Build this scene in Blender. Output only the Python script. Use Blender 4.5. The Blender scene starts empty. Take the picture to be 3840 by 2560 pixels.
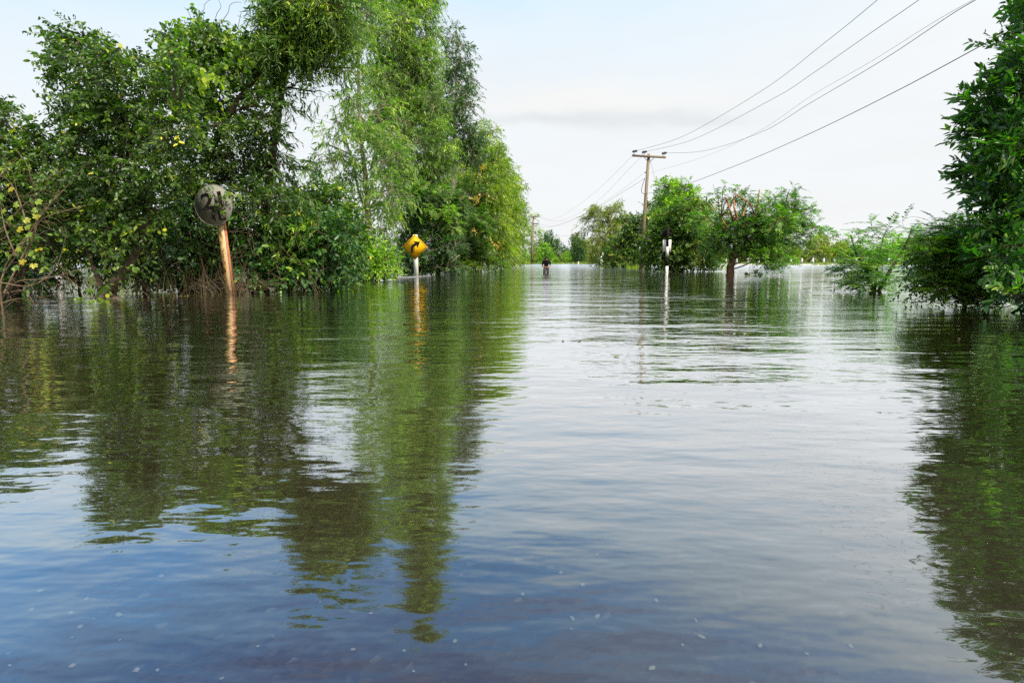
import bpy, math, random
import numpy as np
from mathutils import Vector

random.seed(11)
R = math.radians
C = bpy.context.scene.collection
sc = bpy.context.scene

# ------------------------------------------------------------------ camera
CAM_H = 0.80
PITCH = math.atan(306 / 2133.0)
F = 2133.0
cam_d = bpy.data.cameras.new('camera')
cam_d.lens = 20.0
cam_d.sensor_width = 36.0
cam_d.clip_start = 0.05
cam_d.clip_end = 6000
cam = bpy.data.objects.new('camera', cam_d)
cam.location = (0, 0, CAM_H)
cam.rotation_euler = (math.pi / 2 - PITCH, 0, 0)
C.objects.link(cam)
sc.camera = cam

# ------------------------------------------------------------------ render
sc.view_settings.view_transform = 'Standard'
sc.view_settings.look = 'None'
sc.view_settings.gamma = 1.0
sc.view_settings.exposure = 0.35
sc.render.engine = 'CYCLES'
sc.cycles.max_bounces = 7
sc.cycles.diffuse_bounces = 3
sc.cycles.glossy_bounces = 3
sc.cycles.transmission_bounces = 4
sc.cycles.transparent_max_bounces = 10
sc.cycles.use_denoising = False
sc.cycles.caustics_reflective = False
sc.cycles.caustics_refractive = False

# ------------------------------------------------------------------ node helpers
class NT:
    def __init__(s, tree):
        s.t = tree
    def n(s, typ, **kw):
        nd = s.t.nodes.new(typ)
        for k, v in kw.items():
            if k in nd.bl_rna.properties:
                setattr(nd, k, v)
        return nd
    def l(s, a, b):
        s.t.links.new(a, b)
    def val(s, sock, v):
        if hasattr(v, 'is_output'):
            s.l(v, sock)
        else:
            sock.default_value = v
    def math(s, op, a, b=None, clamp=False):
        nd = s.n('ShaderNodeMath', operation=op)
        nd.use_clamp = clamp
        s.val(nd.inputs[0], a)
        if b is not None:
            s.val(nd.inputs[1], b)
        return nd.outputs[0]
    def mix(s, f, a, b, blend='MIX'):
        nd = s.n('ShaderNodeMix', data_type='RGBA', blend_type=blend)
        s.val(nd.inputs[0], f)
        s.val(nd.inputs[6], a)
        s.val(nd.inputs[7], b)
        return nd.outputs[2]
    def noise(s, vec, scale, detail=3, rough=0.55, dist=0.0):
        nd = s.n('ShaderNodeTexNoise')
        if vec is not None:
            s.l(vec, nd.inputs['Vector'])
        nd.inputs['Scale'].default_value = scale
        nd.inputs['Detail'].default_value = detail
        nd.inputs['Roughness'].default_value = rough
        nd.inputs['Distortion'].default_value = dist
        return nd
    def ramp(s, fac, stops, interp='LINEAR'):
        nd = s.n('ShaderNodeValToRGB')
        cr = nd.color_ramp
        cr.interpolation = interp
        while len(cr.elements) > 1:
            cr.elements.remove(cr.elements[-1])
        cr.elements[0].position = stops[0][0]
        cr.elements[0].color = (*stops[0][1], 1)
        for p, c in stops[1:]:
            e = cr.elements.new(p)
            e.color = (*c, 1)
        s.l(fac, nd.inputs[0])
        return nd.outputs[0]
    def mapping(s, vec, scale=(1, 1, 1), loc=(0, 0, 0), rot=(0, 0, 0)):
        nd = s.n('ShaderNodeMapping')
        s.l(vec, nd.inputs[0])
        nd.inputs['Scale'].default_value = scale
        nd.inputs['Location'].default_value = loc
        nd.inputs['Rotation'].default_value = rot
        return nd.outputs[0]

def rgb(*c):
    return (c[0], c[1], c[2], 1.0)

# ------------------------------------------------------------------ world
SUN_EL, SUN_AZ = R(52), R(138)      # azimuth clockwise from +Y
w = bpy.data.worlds.new('World')
sc.world = w
w.use_nodes = True
w.node_tree.nodes.clear()
k = NT(w.node_tree)
out = k.n('ShaderNodeOutputWorld')
bg = k.n('ShaderNodeBackground')
bg.inputs['Strength'].default_value = 0.1
k.l(bg.outputs[0], out.inputs[0])
tc = k.n('ShaderNodeTexCoord')
sky = k.n('ShaderNodeTexSky', sky_type='NISHITA', sun_disc=False)
sky.sun_elevation = SUN_EL
sky.sun_rotation = SUN_AZ
sky.air_density = 1.0
sky.dust_density = 1.5
D = tc.outputs['Generated']
sep = k.n('ShaderNodeSeparateXYZ')
k.l(D, sep.inputs[0])
X, Y, Z = sep.outputs
# cloud veil: white near the horizon, thinning overhead
n1 = k.noise(k.mapping(D, (1.0, 1.0, 2.4), (0.3, 0.2, 0)), 2.2, 5, 0.55, 0.4).outputs[0]
n2 = k.noise(k.mapping(D, (1.2, 1.2, 6.0), (3, 1, 0)), 2.6, 5, 0.6, 0.2).outputs[0]
zz = k.math('ADD', Z, k.math('MULTIPLY', k.math('SUBTRACT', n1, 0.5), -0.18))
zz = k.math('ADD', zz, k.math('MULTIPLY', X, -0.12))
veil = k.ramp(zz, [(0.0, (7.5, 7.65, 7.7)), (0.14, (7.5, 7.7, 7.8)), (0.26, (7.3, 7.7, 7.9)), (0.34, (6.8, 7.6, 8.2)),
                   (0.43, (5.3, 7.3, 9.0)), (0.53, (1.1, 4.5, 9.6)), (0.66, (0.3, 1.9, 6.4)), (0.85, (1.0, 2.8, 6.0)), (1.0, (1.5, 2.9, 5.8))])
puffs = k.ramp(n2, [(0.46, (0, 0, 0)), (0.72, (1, 1, 1))])
veil = k.mix(k.math('MULTIPLY', puffs, k.math('MULTIPLY', k.math('SUBTRACT', Z, 0.28, True), 0.8, True)), veil, rgb(6.4, 7.0, 7.8))
fac = 0.93
col = k.mix(fac, sky.outputs[0], veil)
# soft horizontal streaks and one long grey cloud low in front
az = k.math('DIVIDE', X, k.math('MAXIMUM', Y, 0.05))
el = k.math('DIVIDE', Z, k.math('MAXIMUM', Y, 0.05))
n3 = k.noise(k.mapping(D, (2.2, 2.2, 14.0)), 1.6, 5, 0.6, 0.3).outputs[0]
strk = k.ramp(n3, [(0.42, (0, 0, 0)), (0.7, (1, 1, 1))])
col = k.mix(k.math('MULTIPLY', strk, 0.20), col, rgb(6.5, 6.3, 6.2))
nz = k.noise(k.mapping(D, (3, 3, 5)), 2.2, 4, 0.6).outputs[0]
elw = k.math('ADD', el, k.math('MULTIPLY', k.math('SUBTRACT', nz, 0.5), 0.05))
def ell(cx, cz, rx, rz):
    a = k.math('DIVIDE', k.math('SUBTRACT', az, cx), rx)
    b = k.math('DIVIDE', k.math('SUBTRACT', elw, cz), rz)
    d = k.math('ADD', k.math('MULTIPLY', a, a), k.math('MULTIPLY', b, b))
    e = k.math('POWER', 2.718, k.math('MULTIPLY', d, -1.3))
    return k.math('MULTIPLY', e, k.math('GREATER_THAN', Y, 0.0))
col = k.mix(k.math('MULTIPLY', ell(0.14, 0.262, 0.30, 0.030), 0.5), col, rgb(7.7, 7.4, 7.05))
col = k.mix(k.math('MULTIPLY', ell(0.10, 0.236, 0.22, 0.014), 0.62), col, rgb(5.7, 5.95, 6.1))
col = k.mix(k.math('MULTIPLY', ell(0.30, 0.226, 0.12, 0.012), 0.50), col, rgb(5.9, 6.0, 6.2))
# broad glow added to the unseen sky round the sun, to brighten the foliage
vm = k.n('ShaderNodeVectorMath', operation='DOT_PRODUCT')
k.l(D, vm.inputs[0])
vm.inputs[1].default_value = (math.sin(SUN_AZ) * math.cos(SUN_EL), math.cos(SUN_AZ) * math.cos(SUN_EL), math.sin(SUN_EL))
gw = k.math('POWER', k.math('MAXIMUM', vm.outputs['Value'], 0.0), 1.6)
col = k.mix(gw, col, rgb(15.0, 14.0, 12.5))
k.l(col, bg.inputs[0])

sun_d = bpy.data.lights.new('sun', 'SUN')
sun_d.energy = 5.0
sun_d.angle = R(4)
sun_d.color = (1.0, 0.93, 0.80)
sun = bpy.data.objects.new('sun', sun_d)
sd = Vector((math.sin(SUN_AZ) * math.cos(SUN_EL), math.cos(SUN_AZ) * math.cos(SUN_EL), math.sin(SUN_EL)))
sun.rotation_euler = sd.to_track_quat('Z', 'Y').to_euler()
sun.location = (0, 0, 30)
C.objects.link(sun)

# ------------------------------------------------------------------ geometry helpers
def P(px, py, d):
    u = (px - 1920) / F
    v = (1280 - py) / F
    yc = math.cos(PITCH) + v * math.sin(PITCH)
    zc = v * math.cos(PITCH) - math.sin(PITCH)
    s = d / yc
    return np.array((u * s, d, CAM_H + zc * s))

def Wt(px, py, z=0.0):
    v = (1280 - py) / F
    yc = math.cos(PITCH) + v * math.sin(PITCH)
    zc = v * math.cos(PITCH) - math.sin(PITCH)
    s = (z - CAM_H) / zc
    return np.array(((px - 1920) / F * s, yc * s, z))

def Wb(px, py):
    p = Wt(px, py)
    p[2] = -0.4
    return p

def pxm(d):
    return F / d * 1.0      # pixels of the photograph per metre at distance d

class MB:
    """collects vertices and faces of one mesh"""
    def __init__(s):
        s.v = []; s.f = []; s.n = 0; s.sizes = []; s.var = []
        s.mi = []
    def add(s, verts, faces, var=0.5, mat=0):
        verts = np.asarray(verts, float).reshape(-1, 3)
        s.v.append(verts)
        faces = [np.asarray(f, int) + s.n for f in faces] if not isinstance(faces, np.ndarray) else faces + s.n
        if isinstance(faces, np.ndarray):
            s.f.append(faces.reshape(-1)); s.sizes.append(np.full(len(faces), faces.shape[1]))
            nf = len(faces)
        else:
            s.f.append(np.concatenate(faces)); s.sizes.append(np.array([len(f) for f in faces]))
            nf = len(faces)
        s.var.append(np.full(nf, var) if np.isscalar(var) else np.asarray(var, float))
        s.mi.append(np.full(nf, mat))
        s.n += len(verts)
    def box(s, lo, hi, var=0.5, mat=0):
        (a, b, c), (d, e, f) = lo, hi
        s.add([(a,b,c),(d,b,c),(d,e,c),(a,e,c),(a,b,f),(d,b,f),(d,e,f),(a,e,f)],
              np.array([(0,3,2,1),(4,5,6,7),(0,1,5,4),(1,2,6,5),(2,3,7,6),(3,0,4,7)]), var, mat)
    def obox(s, p0, p1, wx, wy, mat=0, top=None):
        """box along p0->p1, width wx (roughly x) and wy"""
        p0 = np.array(p0, float); p1 = np.array(p1, float)
        d = p1 - p0; d /= np.linalg.norm(d)
        ref = np.array((0, 1, 0)) if abs(d[1]) < 0.9 else np.array((1, 0, 0))
        ax = np.cross(ref, d); ax /= np.linalg.norm(ax)
        ay = np.cross(d, ax)
        tx, ty = top if top else (wx, wy)
        q = []
        for p, a, b in ((p0, wx, wy), (p1, tx, ty)):
            for sx, sy in ((-1,-1),(1,-1),(1,1),(-1,1)):
                q.append(p + ax * sx * a / 2 + ay * sy * b / 2)
        s.add(q, np.array([(0,3,2,1),(4,5,6,7),(0,1,5,4),(1,2,6,5),(2,3,7,6),(3,0,4,7)]), 0.5, mat)
    def tube(s, pts, rad, sides=6, var=0.5, wob=0.0, rng=None, cap=True, mat=0):
        pts = np.asarray(pts, float)
        n = len(pts)
        rad = np.full(n, rad) if np.isscalar(rad) else np.asarray(rad, float)
        tan = np.gradient(pts, axis=0)
        tan /= np.linalg.norm(tan, axis=1)[:, None] + 1e-9
        ref = np.array((0.0, 1.0, 0.0)) if abs(tan[:, 1]).mean() < 0.8 else np.array((1.0, 0, 0))
        a = np.cross(ref, tan); a /= np.linalg.norm(a, axis=1)[:, None] + 1e-9
        b = np.cross(tan, a)
        ang = np.linspace(0, 2 * np.pi, sides, endpoint=False)
        rr = rad[:, None] * np.ones(sides)[None, :]
        if wob and rng is not None:
            rr = rr * (1 + wob * rng.normal(size=rr.shape))
        ring = pts[:, None, :] + rr[:, :, None] * (np.cos(ang)[None, :, None] * a[:, None, :] + np.sin(ang)[None, :, None] * b[:, None, :])
        V = ring.reshape(-1, 3)
        i = np.arange(n - 1)[:, None] * sides; j = np.arange(sides)[None, :]; j2 = (j + 1) % sides
        fc = np.stack([i + j, i + j2, i + sides + j2, i + sides + j], -1).reshape(-1, 4)
        s.add(V, fc, var, mat)
        if cap:
            for e, o in ((0, -1), (n - 1, 1)):
                idx = np.arange(sides)
                if o < 0: idx = idx[::-1]
                s.add(ring[e], [idx], var, mat)
    def build(s, name, mats, parent=None, origin=None, smooth=False, varattr=True):
        V = np.concatenate(s.v) if s.v else np.zeros((0, 3))
        if origin is not None:
            V = V - np.asarray(origin)[None, :]
        elif parent is not None:
            V = V - np.array(parent.location)[None, :]
        fl = np.concatenate(s.f); sz = np.concatenate(s.sizes)
        me = bpy.data.meshes.new(name)
        me.vertices.add(len(V)); me.vertices.foreach_set('co', V.astype(np.float32).ravel())
        me.loops.add(len(fl)); me.loops.foreach_set('vertex_index', fl.astype(np.int32))
        me.polygons.add(len(sz))
        st = np.concatenate([[0], np.cumsum(sz)[:-1]])
        me.polygons.foreach_set('loop_start', st.astype(np.int32))
        me.polygons.foreach_set('loop_total', sz.astype(np.int32))
        if smooth:
            me.polygons.foreach_set('use_smooth', np.ones(len(sz), bool))
        if not isinstance(mats, (list, tuple)):
            mats = [mats]
        for m in mats:
            me.materials.append(m)
        if len(mats) > 1:
            me.polygons.foreach_set('material_index', np.concatenate(s.mi).astype(np.int32))
        if varattr:
            at = me.attributes.new('var', 'FLOAT', 'FACE')
            at.data.foreach_set('value', np.concatenate(s.var).astype(np.float32))
        me.update(calc_edges=True)
        me.validate()
        o = bpy.data.objects.new(name, me)
        C.objects.link(o)
        if parent is not None:
            o.parent = parent
        elif origin is not None:
            o.location = origin
        return o

def tag(o, label=None, cat=None, group=None, kind=None):
    if label: o['label'] = label
    if cat: o['category'] = cat
    if group: o['group'] = group
    if kind: o['kind'] = kind
    return o

def thing(name, label, cat, loc, group=None):
    o = bpy.data.objects.new(name, None)
    o.empty_display_size = 0.2
    C.objects.link(o)
    o.location = tuple(float(a) for a in loc)
    return tag(o, label, cat, group)

def smooth_path(pts, n=8):
    """Catmull-Rom through the points"""
    p = np.asarray(pts, float)
    if len(p) == 2:
        t = np.linspace(0, 1, n)[:, None]
        return p[0] * (1 - t) + p[1] * t
    q = np.vstack([2 * p[0] - p[1], p, 2 * p[-1] - p[-2]])
    out_ = []
    for i in range(1, len(q) - 2):
        t = np.linspace(0, 1, n, endpoint=False)[:, None]
        a, b, c, d = q[i-1], q[i], q[i+1], q[i+2]
        out_.append(0.5 * ((2*b) + (-a+c)*t + (2*a-5*b+4*c-d)*t**2 + (-a+3*b-3*c+d)*t**3))
    out_.append(p[-1][None, :])
    return np.vstack(out_)

def unit(v):
    return v / (np.linalg.norm(v, axis=-1, keepdims=True) + 1e-9)

# ------------------------------------------------------------------ materials
def new_mat(name):
    m = bpy.data.materials.new(name)
    m.use_nodes = True
    m.node_tree.nodes.clear()
    k = NT(m.node_tree)
    return m, k, k.n('ShaderNodeOutputMaterial')

def principled(k, base, rough=0.6, spec=0.4, normal=None, metal=0.0):
    b = k.n('ShaderNodeBsdfPrincipled')
    k.val(b.inputs['Base Color'], base)
    k.val(b.inputs['Roughness'], rough)
    b.inputs['Specular IOR Level'].default_value = spec
    b.inputs['Metallic'].default_value = metal
    if normal is not None:
        k.l(normal, b.inputs['Normal'])
    return b.outputs[0]

def bump(k, h, strength=0.5, dist=0.02):
    b = k.n('ShaderNodeBump')
    b.inputs['Strength'].default_value = strength
    b.inputs['Distance'].default_value = dist
    k.l(h, b.inputs['Height'])
    return b.outputs[0]

def leaf_mat(name, stops, trans=(0.30, 0.45, 0.05), tf=0.35, rough=0.42, spec=0.45):
    """stops: list of (position, colour) for the per-leaf colour"""
    m, k, out = new_mat(name)
    a = k.n('ShaderNodeAttribute', attribute_name='var')
    c = k.ramp(a.outputs['Fac'], stops)
    tc = k.n('ShaderNodeTexCoord')
    nn = k.noise(tc.outputs['Object'], 60, 2).outputs[0]
    c = k.mix(0.25, c, k.ramp(nn, [(0.3, (0.55, 0.6, 0.5)), (0.7, (1.3, 1.3, 1.2))]), 'MULTIPLY')
    p = principled(k, c, rough, spec)
    t = k.n('ShaderNodeBsdfTranslucent')
    k.l(k.mix(1.0, c, rgb(*[x * 6 for x in trans]), 'MULTIPLY'), t.inputs[0])
    mx = k.n('ShaderNodeMixShader')
    mx.inputs[0].default_value = tf
    k.l(p, mx.inputs[1]); k.l(t.outputs[0], mx.inputs[2])
    k.l(mx.outputs[0], out.inputs[0])
    return m

def bark_mat(name, a, b, scale=14, stretch=0.25, bands=False):
    m, k, out = new_mat(name)
    tc = k.n('ShaderNodeTexCoord')
    v = k.mapping(tc.outputs['Object'], (1, 1, stretch))
    n = k.noise(v, scale, 6, 0.65, 0.3).outputs[0]
    c = k.ramp(n, [(0.3, a), (0.68, b)])
    if bands:
        wv = k.n('ShaderNodeTexWave', wave_type='BANDS', bands_direction='Z')
        k.l(tc.outputs['Object'], wv.inputs[0])
        wv.inputs['Scale'].default_value = 2.6
        wv.inputs['Distortion'].default_value = 3.5
        c = k.mix(k.math('MULTIPLY', k.ramp(wv.outputs[0], [(0.86, (0, 0, 0)), (0.96, (1, 1, 1))]), 0.5), c, rgb(0.05, 0.035, 0.025))
    k.l(principled(k, c, 0.85, 0.2, bump(k, n, 0.8, 0.02)), out.inputs[0])
    return m

def paint_mat(name, col, dirt=(0.25, 0.22, 0.16), amt=0.25, rough=0.55, scale=8, spec=0.35, vert=0.3):
    m, k, out = new_mat(name)
    tc = k.n('ShaderNodeTexCoord')
    v = k.mapping(tc.outputs['Object'], (1, 1, vert))
    n = k.noise(v, scale, 6, 0.65).outputs[0]
    f = k.ramp(n, [(0.48, (0, 0, 0)), (0.75, (1, 1, 1))])
    c = k.mix(k.math('MULTIPLY', f, amt), rgb(*col), rgb(*dirt))
    k.l(principled(k, c, rough, spec, bump(k, n, 0.15, 0.005)), out.inputs[0])
    return m

# ------------------------------------------------------------------ water and ground
def make_water():
    m, k, out = new_mat('flood_water')
    tc = k.n('ShaderNodeTexCoord')
    g = k.n('ShaderNodeNewGeometry')
    pos = g.outputs['Position']
    # calm and ruffled patches
    patch = k.ramp(k.noise(k.mapping(pos, (0.10, 0.22, 1)), 1.0, 2, 0.5).outputs[0], [(0.35, (0.45,)*3), (0.65, (1.25,)*3)])
    def nz(sx, sy, rot, amp, detail=2, loc=(0, 0, 0), dist=0.0):
        o = k.noise(k.mapping(pos, (sx, sy, 1), loc, (0, 0, R(rot))), 1.0, detail, 0.5, dist).outputs[0]
        return k.math('MULTIPLY', o, amp)
    sy = k.n('ShaderNodeSeparateXYZ'); k.l(pos, sy.inputs[0])
    near = k.n('ShaderNodeMapRange'); near.inputs[1].default_value = 1.0; near.inputs[2].default_value = 9.0
    near.inputs[3].default_value = 0.75; near.inputs[4].default_value = 1.0
    k.l(sy.outputs[1], near.inputs[0])
    h = nz(0.45, 1.3, 8, 0.040, 2)
    h = k.math('ADD', h, nz(1.5, 4.2, -10, 0.0125, 2, (5, 3, 0)))
    h = k.math('ADD', h, nz(4.2, 10.0, 14, 0.0072, 2, (1, 9, 0)))
    h = k.math('ADD', h, nz(16.0, 30.0, -22, 0.0004, 2, (1, 9, 0)))
    h = k.math('MULTIPLY', h, k.math('MULTIPLY', patch, near.outputs[0]))
    b = k.n('ShaderNodeBump')
    b.inputs['Strength'].default_value = 1.0
    b.inputs['Distance'].default_value = 1.0
    k.l(h, b.inputs['Height'])
    N = b.outputs[0]
    gl = k.n('ShaderNodeBsdfGlossy')
    rg = k.n('ShaderNodeMapRange')
    rg.inputs[1].default_value = 14.0; rg.inputs[2].default_value = 95.0
    rg.inputs[3].default_value = 0.03; rg.inputs[4].default_value = 0.30
    k.l(sy.outputs[1], rg.inputs[0]); k.l(rg.outputs[0], gl.inputs['Roughness'])
    gl.inputs['Color'].default_value = rgb(0.97, 0.98, 1.0)
    k.l(N, gl.inputs['Normal'])
    lw = k.n('ShaderNodeLayerWeight')
    lw.inputs['Blend'].default_value = 0.5
    k.l(N, lw.inputs['Normal'])
    frf = k.ramp(lw.outputs['Facing'], [(0.0, (0.03,)*3), (0.34, (0.115,)*3), (0.50, (0.26,)*3), (0.62, (0.48,)*3), (0.72, (0.70,)*3), (0.82, (0.88,)*3), (0.92, (0.98,)*3), (1.0, (1.0,)*3)])
    mud = k.n('ShaderNodeBsdfDiffuse')
    k.l(k.ramp(k.noise(k.mapping(pos, (0.2, 0.3, 1)), 1, 3).outputs[0], [(0.3, (0.044, 0.032, 0.014)), (0.7, (0.064, 0.046, 0.020))]), mud.inputs[0])
    tr = k.n('ShaderNodeBsdfTransparent')
    tr.inputs[0].default_value = rgb(0.80, 0.84, 0.80)
    # turbidity: the water over the road in front is shallow and lets the bed show
    cl = k.n('ShaderNodeMapRange')
    cl.inputs[1].default_value = 1.0; cl.inputs[2].default_value = 5.5
    cl.inputs[3].default_value = 0.22; cl.inputs[4].default_value = 1.0
    k.l(k.math('ADD', sy.outputs[1], k.math('MULTIPLY', k.noise(pos, 0.6, 2).outputs[0], 1.2)), cl.inputs[0])
    body = k.n('ShaderNodeMixShader')
    k.l(cl.outputs[0], body.inputs[0]); k.l(tr.outputs[0], body.inputs[1]); k.l(mud.outputs[0], body.inputs[2])
    mx = k.n('ShaderNodeMixShader')
    k.l(frf, mx.inputs[0]); k.l(body.outputs[0], mx.inputs[1]); k.l(gl.outputs[0], mx.inputs[2])
    k.l(mx.outputs[0], out.inputs[0])
    b = MB()
    xs = np.linspace(-300, 300, 41); ys = np.linspace(-30, 260, 31)
    gx, gy = np.meshgrid(xs, ys)
    V = np.stack([gx.ravel(), gy.ravel(), np.zeros(gx.size)], -1)
    i = np.arange(len(ys) - 1)[:, None] * len(xs); j = np.arange(len(xs) - 1)[None, :]
    fc = np.stack([i + j, i + j + 1, i + len(xs) + j + 1, i + len(xs) + j], -1).reshape(-1, 4)
    b.add(V, fc)
    o = b.build('water', m, varattr=False)
    tag(o, kind='structure')

def ground_height(x, y):
    z = np.full(np.shape(x), -0.42)
    road_c = -0.2 + 0.10 * y
    dr = np.abs(x - road_c)
    z = z - 0.1 + (0.34 - 0.28 * np.clip((y - 8) / 15, 0, 1)) * np.clip((4.6 - dr) / 1.2, 0, 1)
    # far land rises out of the water
    far = np.clip((y - 150) / 12, 0, 1)
    left = np.clip((-x - 60 - 0.1 * y) / 14, 0, 1)
    right = np.clip((y - 87.0) / 5, 0, 1) * np.clip((x - 17) / 4, 0, 1)
    right2 = np.clip((x - 75) / 12, 0, 1)
    m = np.maximum(np.maximum(far, left), np.maximum(right, right2))
    z = z + m * 0.75
    lx = -4.9 + 0.1 * (y - 30.5)
    row = np.clip(1 - np.abs(x - (lx - 1.8)) / 2.2, 0, 1) * np.clip((y - 29) / 3, 0, 1) * np.clip((96 - y) / 3, 0, 1)
    z = z + np.minimum(row * 2, 1) * 0.52 * (m < 0.1)
    # low grassy bank in front of the far water
    bank = np.clip(1 - np.abs(y - 108 - 0.15 * x) / 2.2, 0, 1) * np.clip((15 - x) / 3, 0, 1) * np.clip((x + 5) / 4, 0, 1)
    z = z + bank * 0.62
    return z

def make_ground():
    m, k, out = new_mat('ground_earth')
    g = k.n('ShaderNodeNewGeometry'); pos = g.outputs['Position']
    s = k.n('ShaderNodeSeparateXYZ'); k.l(pos, s.inputs[0])
    n = k.noise(pos, 0.8, 6, 0.65).outputs[0]
    n2 = k.noise(pos, 9.0, 4, 0.6).outputs[0]
    grass = k.ramp(n, [(0.3, (0.045, 0.085, 0.012)), (0.55, (0.085, 0.13, 0.02)), (0.75, (0.14, 0.15, 0.035))])
    mudc = k.ramp(n2, [(0.3, (0.035, 0.028, 0.018)), (0.7, (0.07, 0.055, 0.035))])
    f = k.ramp(s.outputs[2], [(0.0, (0, 0, 0)), (0.03, (1, 1, 1))])
    c = k.mix(f, mudc, grass)
    k.l(principled(k, c, 0.9, 0.2, bump(k, n2, 0.6, 0.05)), out.inputs[0])
    xs = np.concatenate([[-2500, -1200, -600, -300], np.linspace(-180, -20, 60), np.linspace(-18, 20, 77), np.linspace(22, 180, 60), [300, 600, 1200, 2500]])
    ys = np.concatenate([[-600, -200], np.linspace(-60, -2, 20), np.linspace(0, 40, 60), np.linspace(41, 220, 140), [260, 400, 800, 1600, 3500]])
    gx, gy = np.meshgrid(xs, ys)
    gz = ground_height(gx, gy)
    V = np.stack([gx.ravel(), gy.ravel(), gz.ravel()], -1)
    i = np.arange(len(ys) - 1)[:, None] * len(xs); j = np.arange(len(xs) - 1)[None, :]
    fc = np.stack([i + j, i + j + 1, i + len(xs) + j + 1, i + len(xs) + j], -1).reshape(-1, 4)
    b = MB(); b.add(V, fc)
    tag(b.build('ground', m, smooth=True, varattr=False), kind='structure')
    # asphalt road under the shallow water
    m2, k, out = new_mat('wet_asphalt')
    g = k.n('ShaderNodeNewGeometry'); pos = g.outputs['Position']
    vo = k.n('ShaderNodeTexVoronoi'); k.l(pos, vo.inputs[0]); vo.inputs['Scale'].default_value = 45
    st = k.ramp(vo.outputs['Color'], [(0.0, (0.008, 0.010, 0.014)), (0.55, (0.024, 0.028, 0.034)), (0.90, (0.05, 0.05, 0.05)), (1.0, (0.26, 0.25, 0.22))])
    n = k.noise(pos, 1.3, 5, 0.6).outputs[0]
    c = k.mix(k.ramp(n, [(0.4, (0, 0, 0)), (0.65, (0.7, 0.7, 0.7))]), st, rgb(0.022, 0.020, 0.016))
    k.l(principled(k, c, 0.7, 0.3, bump(k, vo.outputs[0], 0.4, 0.01)), out.inputs[0])
    b = MB()
    ys = np.linspace(-25, 98, 80)
    xc = -0.2 + 0.10 * ys
    zz = -0.165 - 0.28 * np.clip((ys - 8) / 15, 0, 1)
    L = np.stack([xc - 3.3, ys, zz], -1); Rr = np.stack([xc + 3.3, ys, zz], -1)
    V = np.empty((len(ys) * 2, 3)); V[0::2] = L; V[1::2] = Rr
    i = np.arange(len(ys) - 1) * 2
    b.add(V, np.stack([i, i + 1, i + 3, i + 2], -1))
    tag(b.build('road', m2, varattr=False), kind='structure')

make_water()
make_ground()

# ------------------------------------------------------------------ foliage engine
def leaf_faces(mb, base, axis, nrm, L, W, var, six=True, fold=0.18, droop=0.12):
    """append leaves: base (n,3), axis, normal unit vectors"""
    n = len(base)
    if n == 0: return
    side = unit(np.cross(axis, nrm)); nrm = np.cross(side, axis)
    L = np.broadcast_to(L, (n,))[:, None]; Wd = np.broadcast_to(W, (n,))[:, None] / 2
    if six:
        v0 = base
        v1 = base + axis * L * 0.32 + side * Wd + nrm * Wd * fold
        v2 = base + axis * L * 0.72 + side * Wd * 0.72 + nrm * Wd * fold - nrm * L * droop * 0.4
        v3 = base + axis * L - nrm * L * droop
        v4 = base + axis * L * 0.72 - side * Wd * 0.72 + nrm * Wd * fold - nrm * L * droop * 0.4
        v5 = base + axis * L * 0.32 - side * Wd + nrm * Wd * fold
        V = np.stack([v0, v1, v2, v3, v4, v5], 1).reshape(-1, 3)
        i = np.arange(n)[:, None] * 6
        f = np.concatenate([i + np.array([[0, 1, 2, 3]]), i + np.array([[0, 3, 4, 5]])], 0)
        mb.add(V, f, np.concatenate([var, var]))
    else:
        v0 = base
        v1 = base + axis * L * 0.42 + side * Wd
        v2 = base + axis * L - nrm * L * droop
        v3 = base + axis * L * 0.42 - side * Wd
        V = np.stack([v0, v1, v2, v3], 1).reshape(-1, 3)
        i = np.arange(n)[:, None] * 4
        mb.add(V, i + np.array([[0, 1, 2, 3]]), var)

SPEC = {
    # tl twig length, k leaves per twig, phi leaf angle, rnd randomness, dt twig droop, dl leaf droop, L, W
    'broad':   dict(tl=0.42, k=9, phi=55, rnd=0.35, dt=0.25, dl=0.30, L=0.105, W=0.05, up=0.8, six=True),
    'vine':    dict(tl=0.40, k=8, phi=60, rnd=0.5, dt=0.6, dl=0.55, L=0.10, W=0.075, up=0.3, six=True),
    'narrow':  dict(tl=0.45, k=13, phi=40, rnd=0.5, dt=0.5, dl=0.35, L=0.13, W=0.020, up=0.2, six=True),
    'gum':     dict(tl=0.55, k=12, phi=34, rnd=0.45, dt=0.45, dl=0.70, L=0.20, W=0.040, up=0.0, six=False),
    'pinnate': dict(tl=0.36, k=16, phi=62, rnd=0.10, dt=0.35, dl=0.10, L=0.085, W=0.026, up=1.6, six=False),
    'feather': dict(tl=0.36, k=22, phi=70, rnd=0.05, dt=0.22, dl=0.02, L=0.066, W=0.019, up=2.5, six=False),
    'gloss':   dict(tl=0.26, k=9, phi=42, rnd=0.25, dt=-0.10, dl=-0.05, L=0.105, W=0.042, up=0.6, six=True),
}

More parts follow.
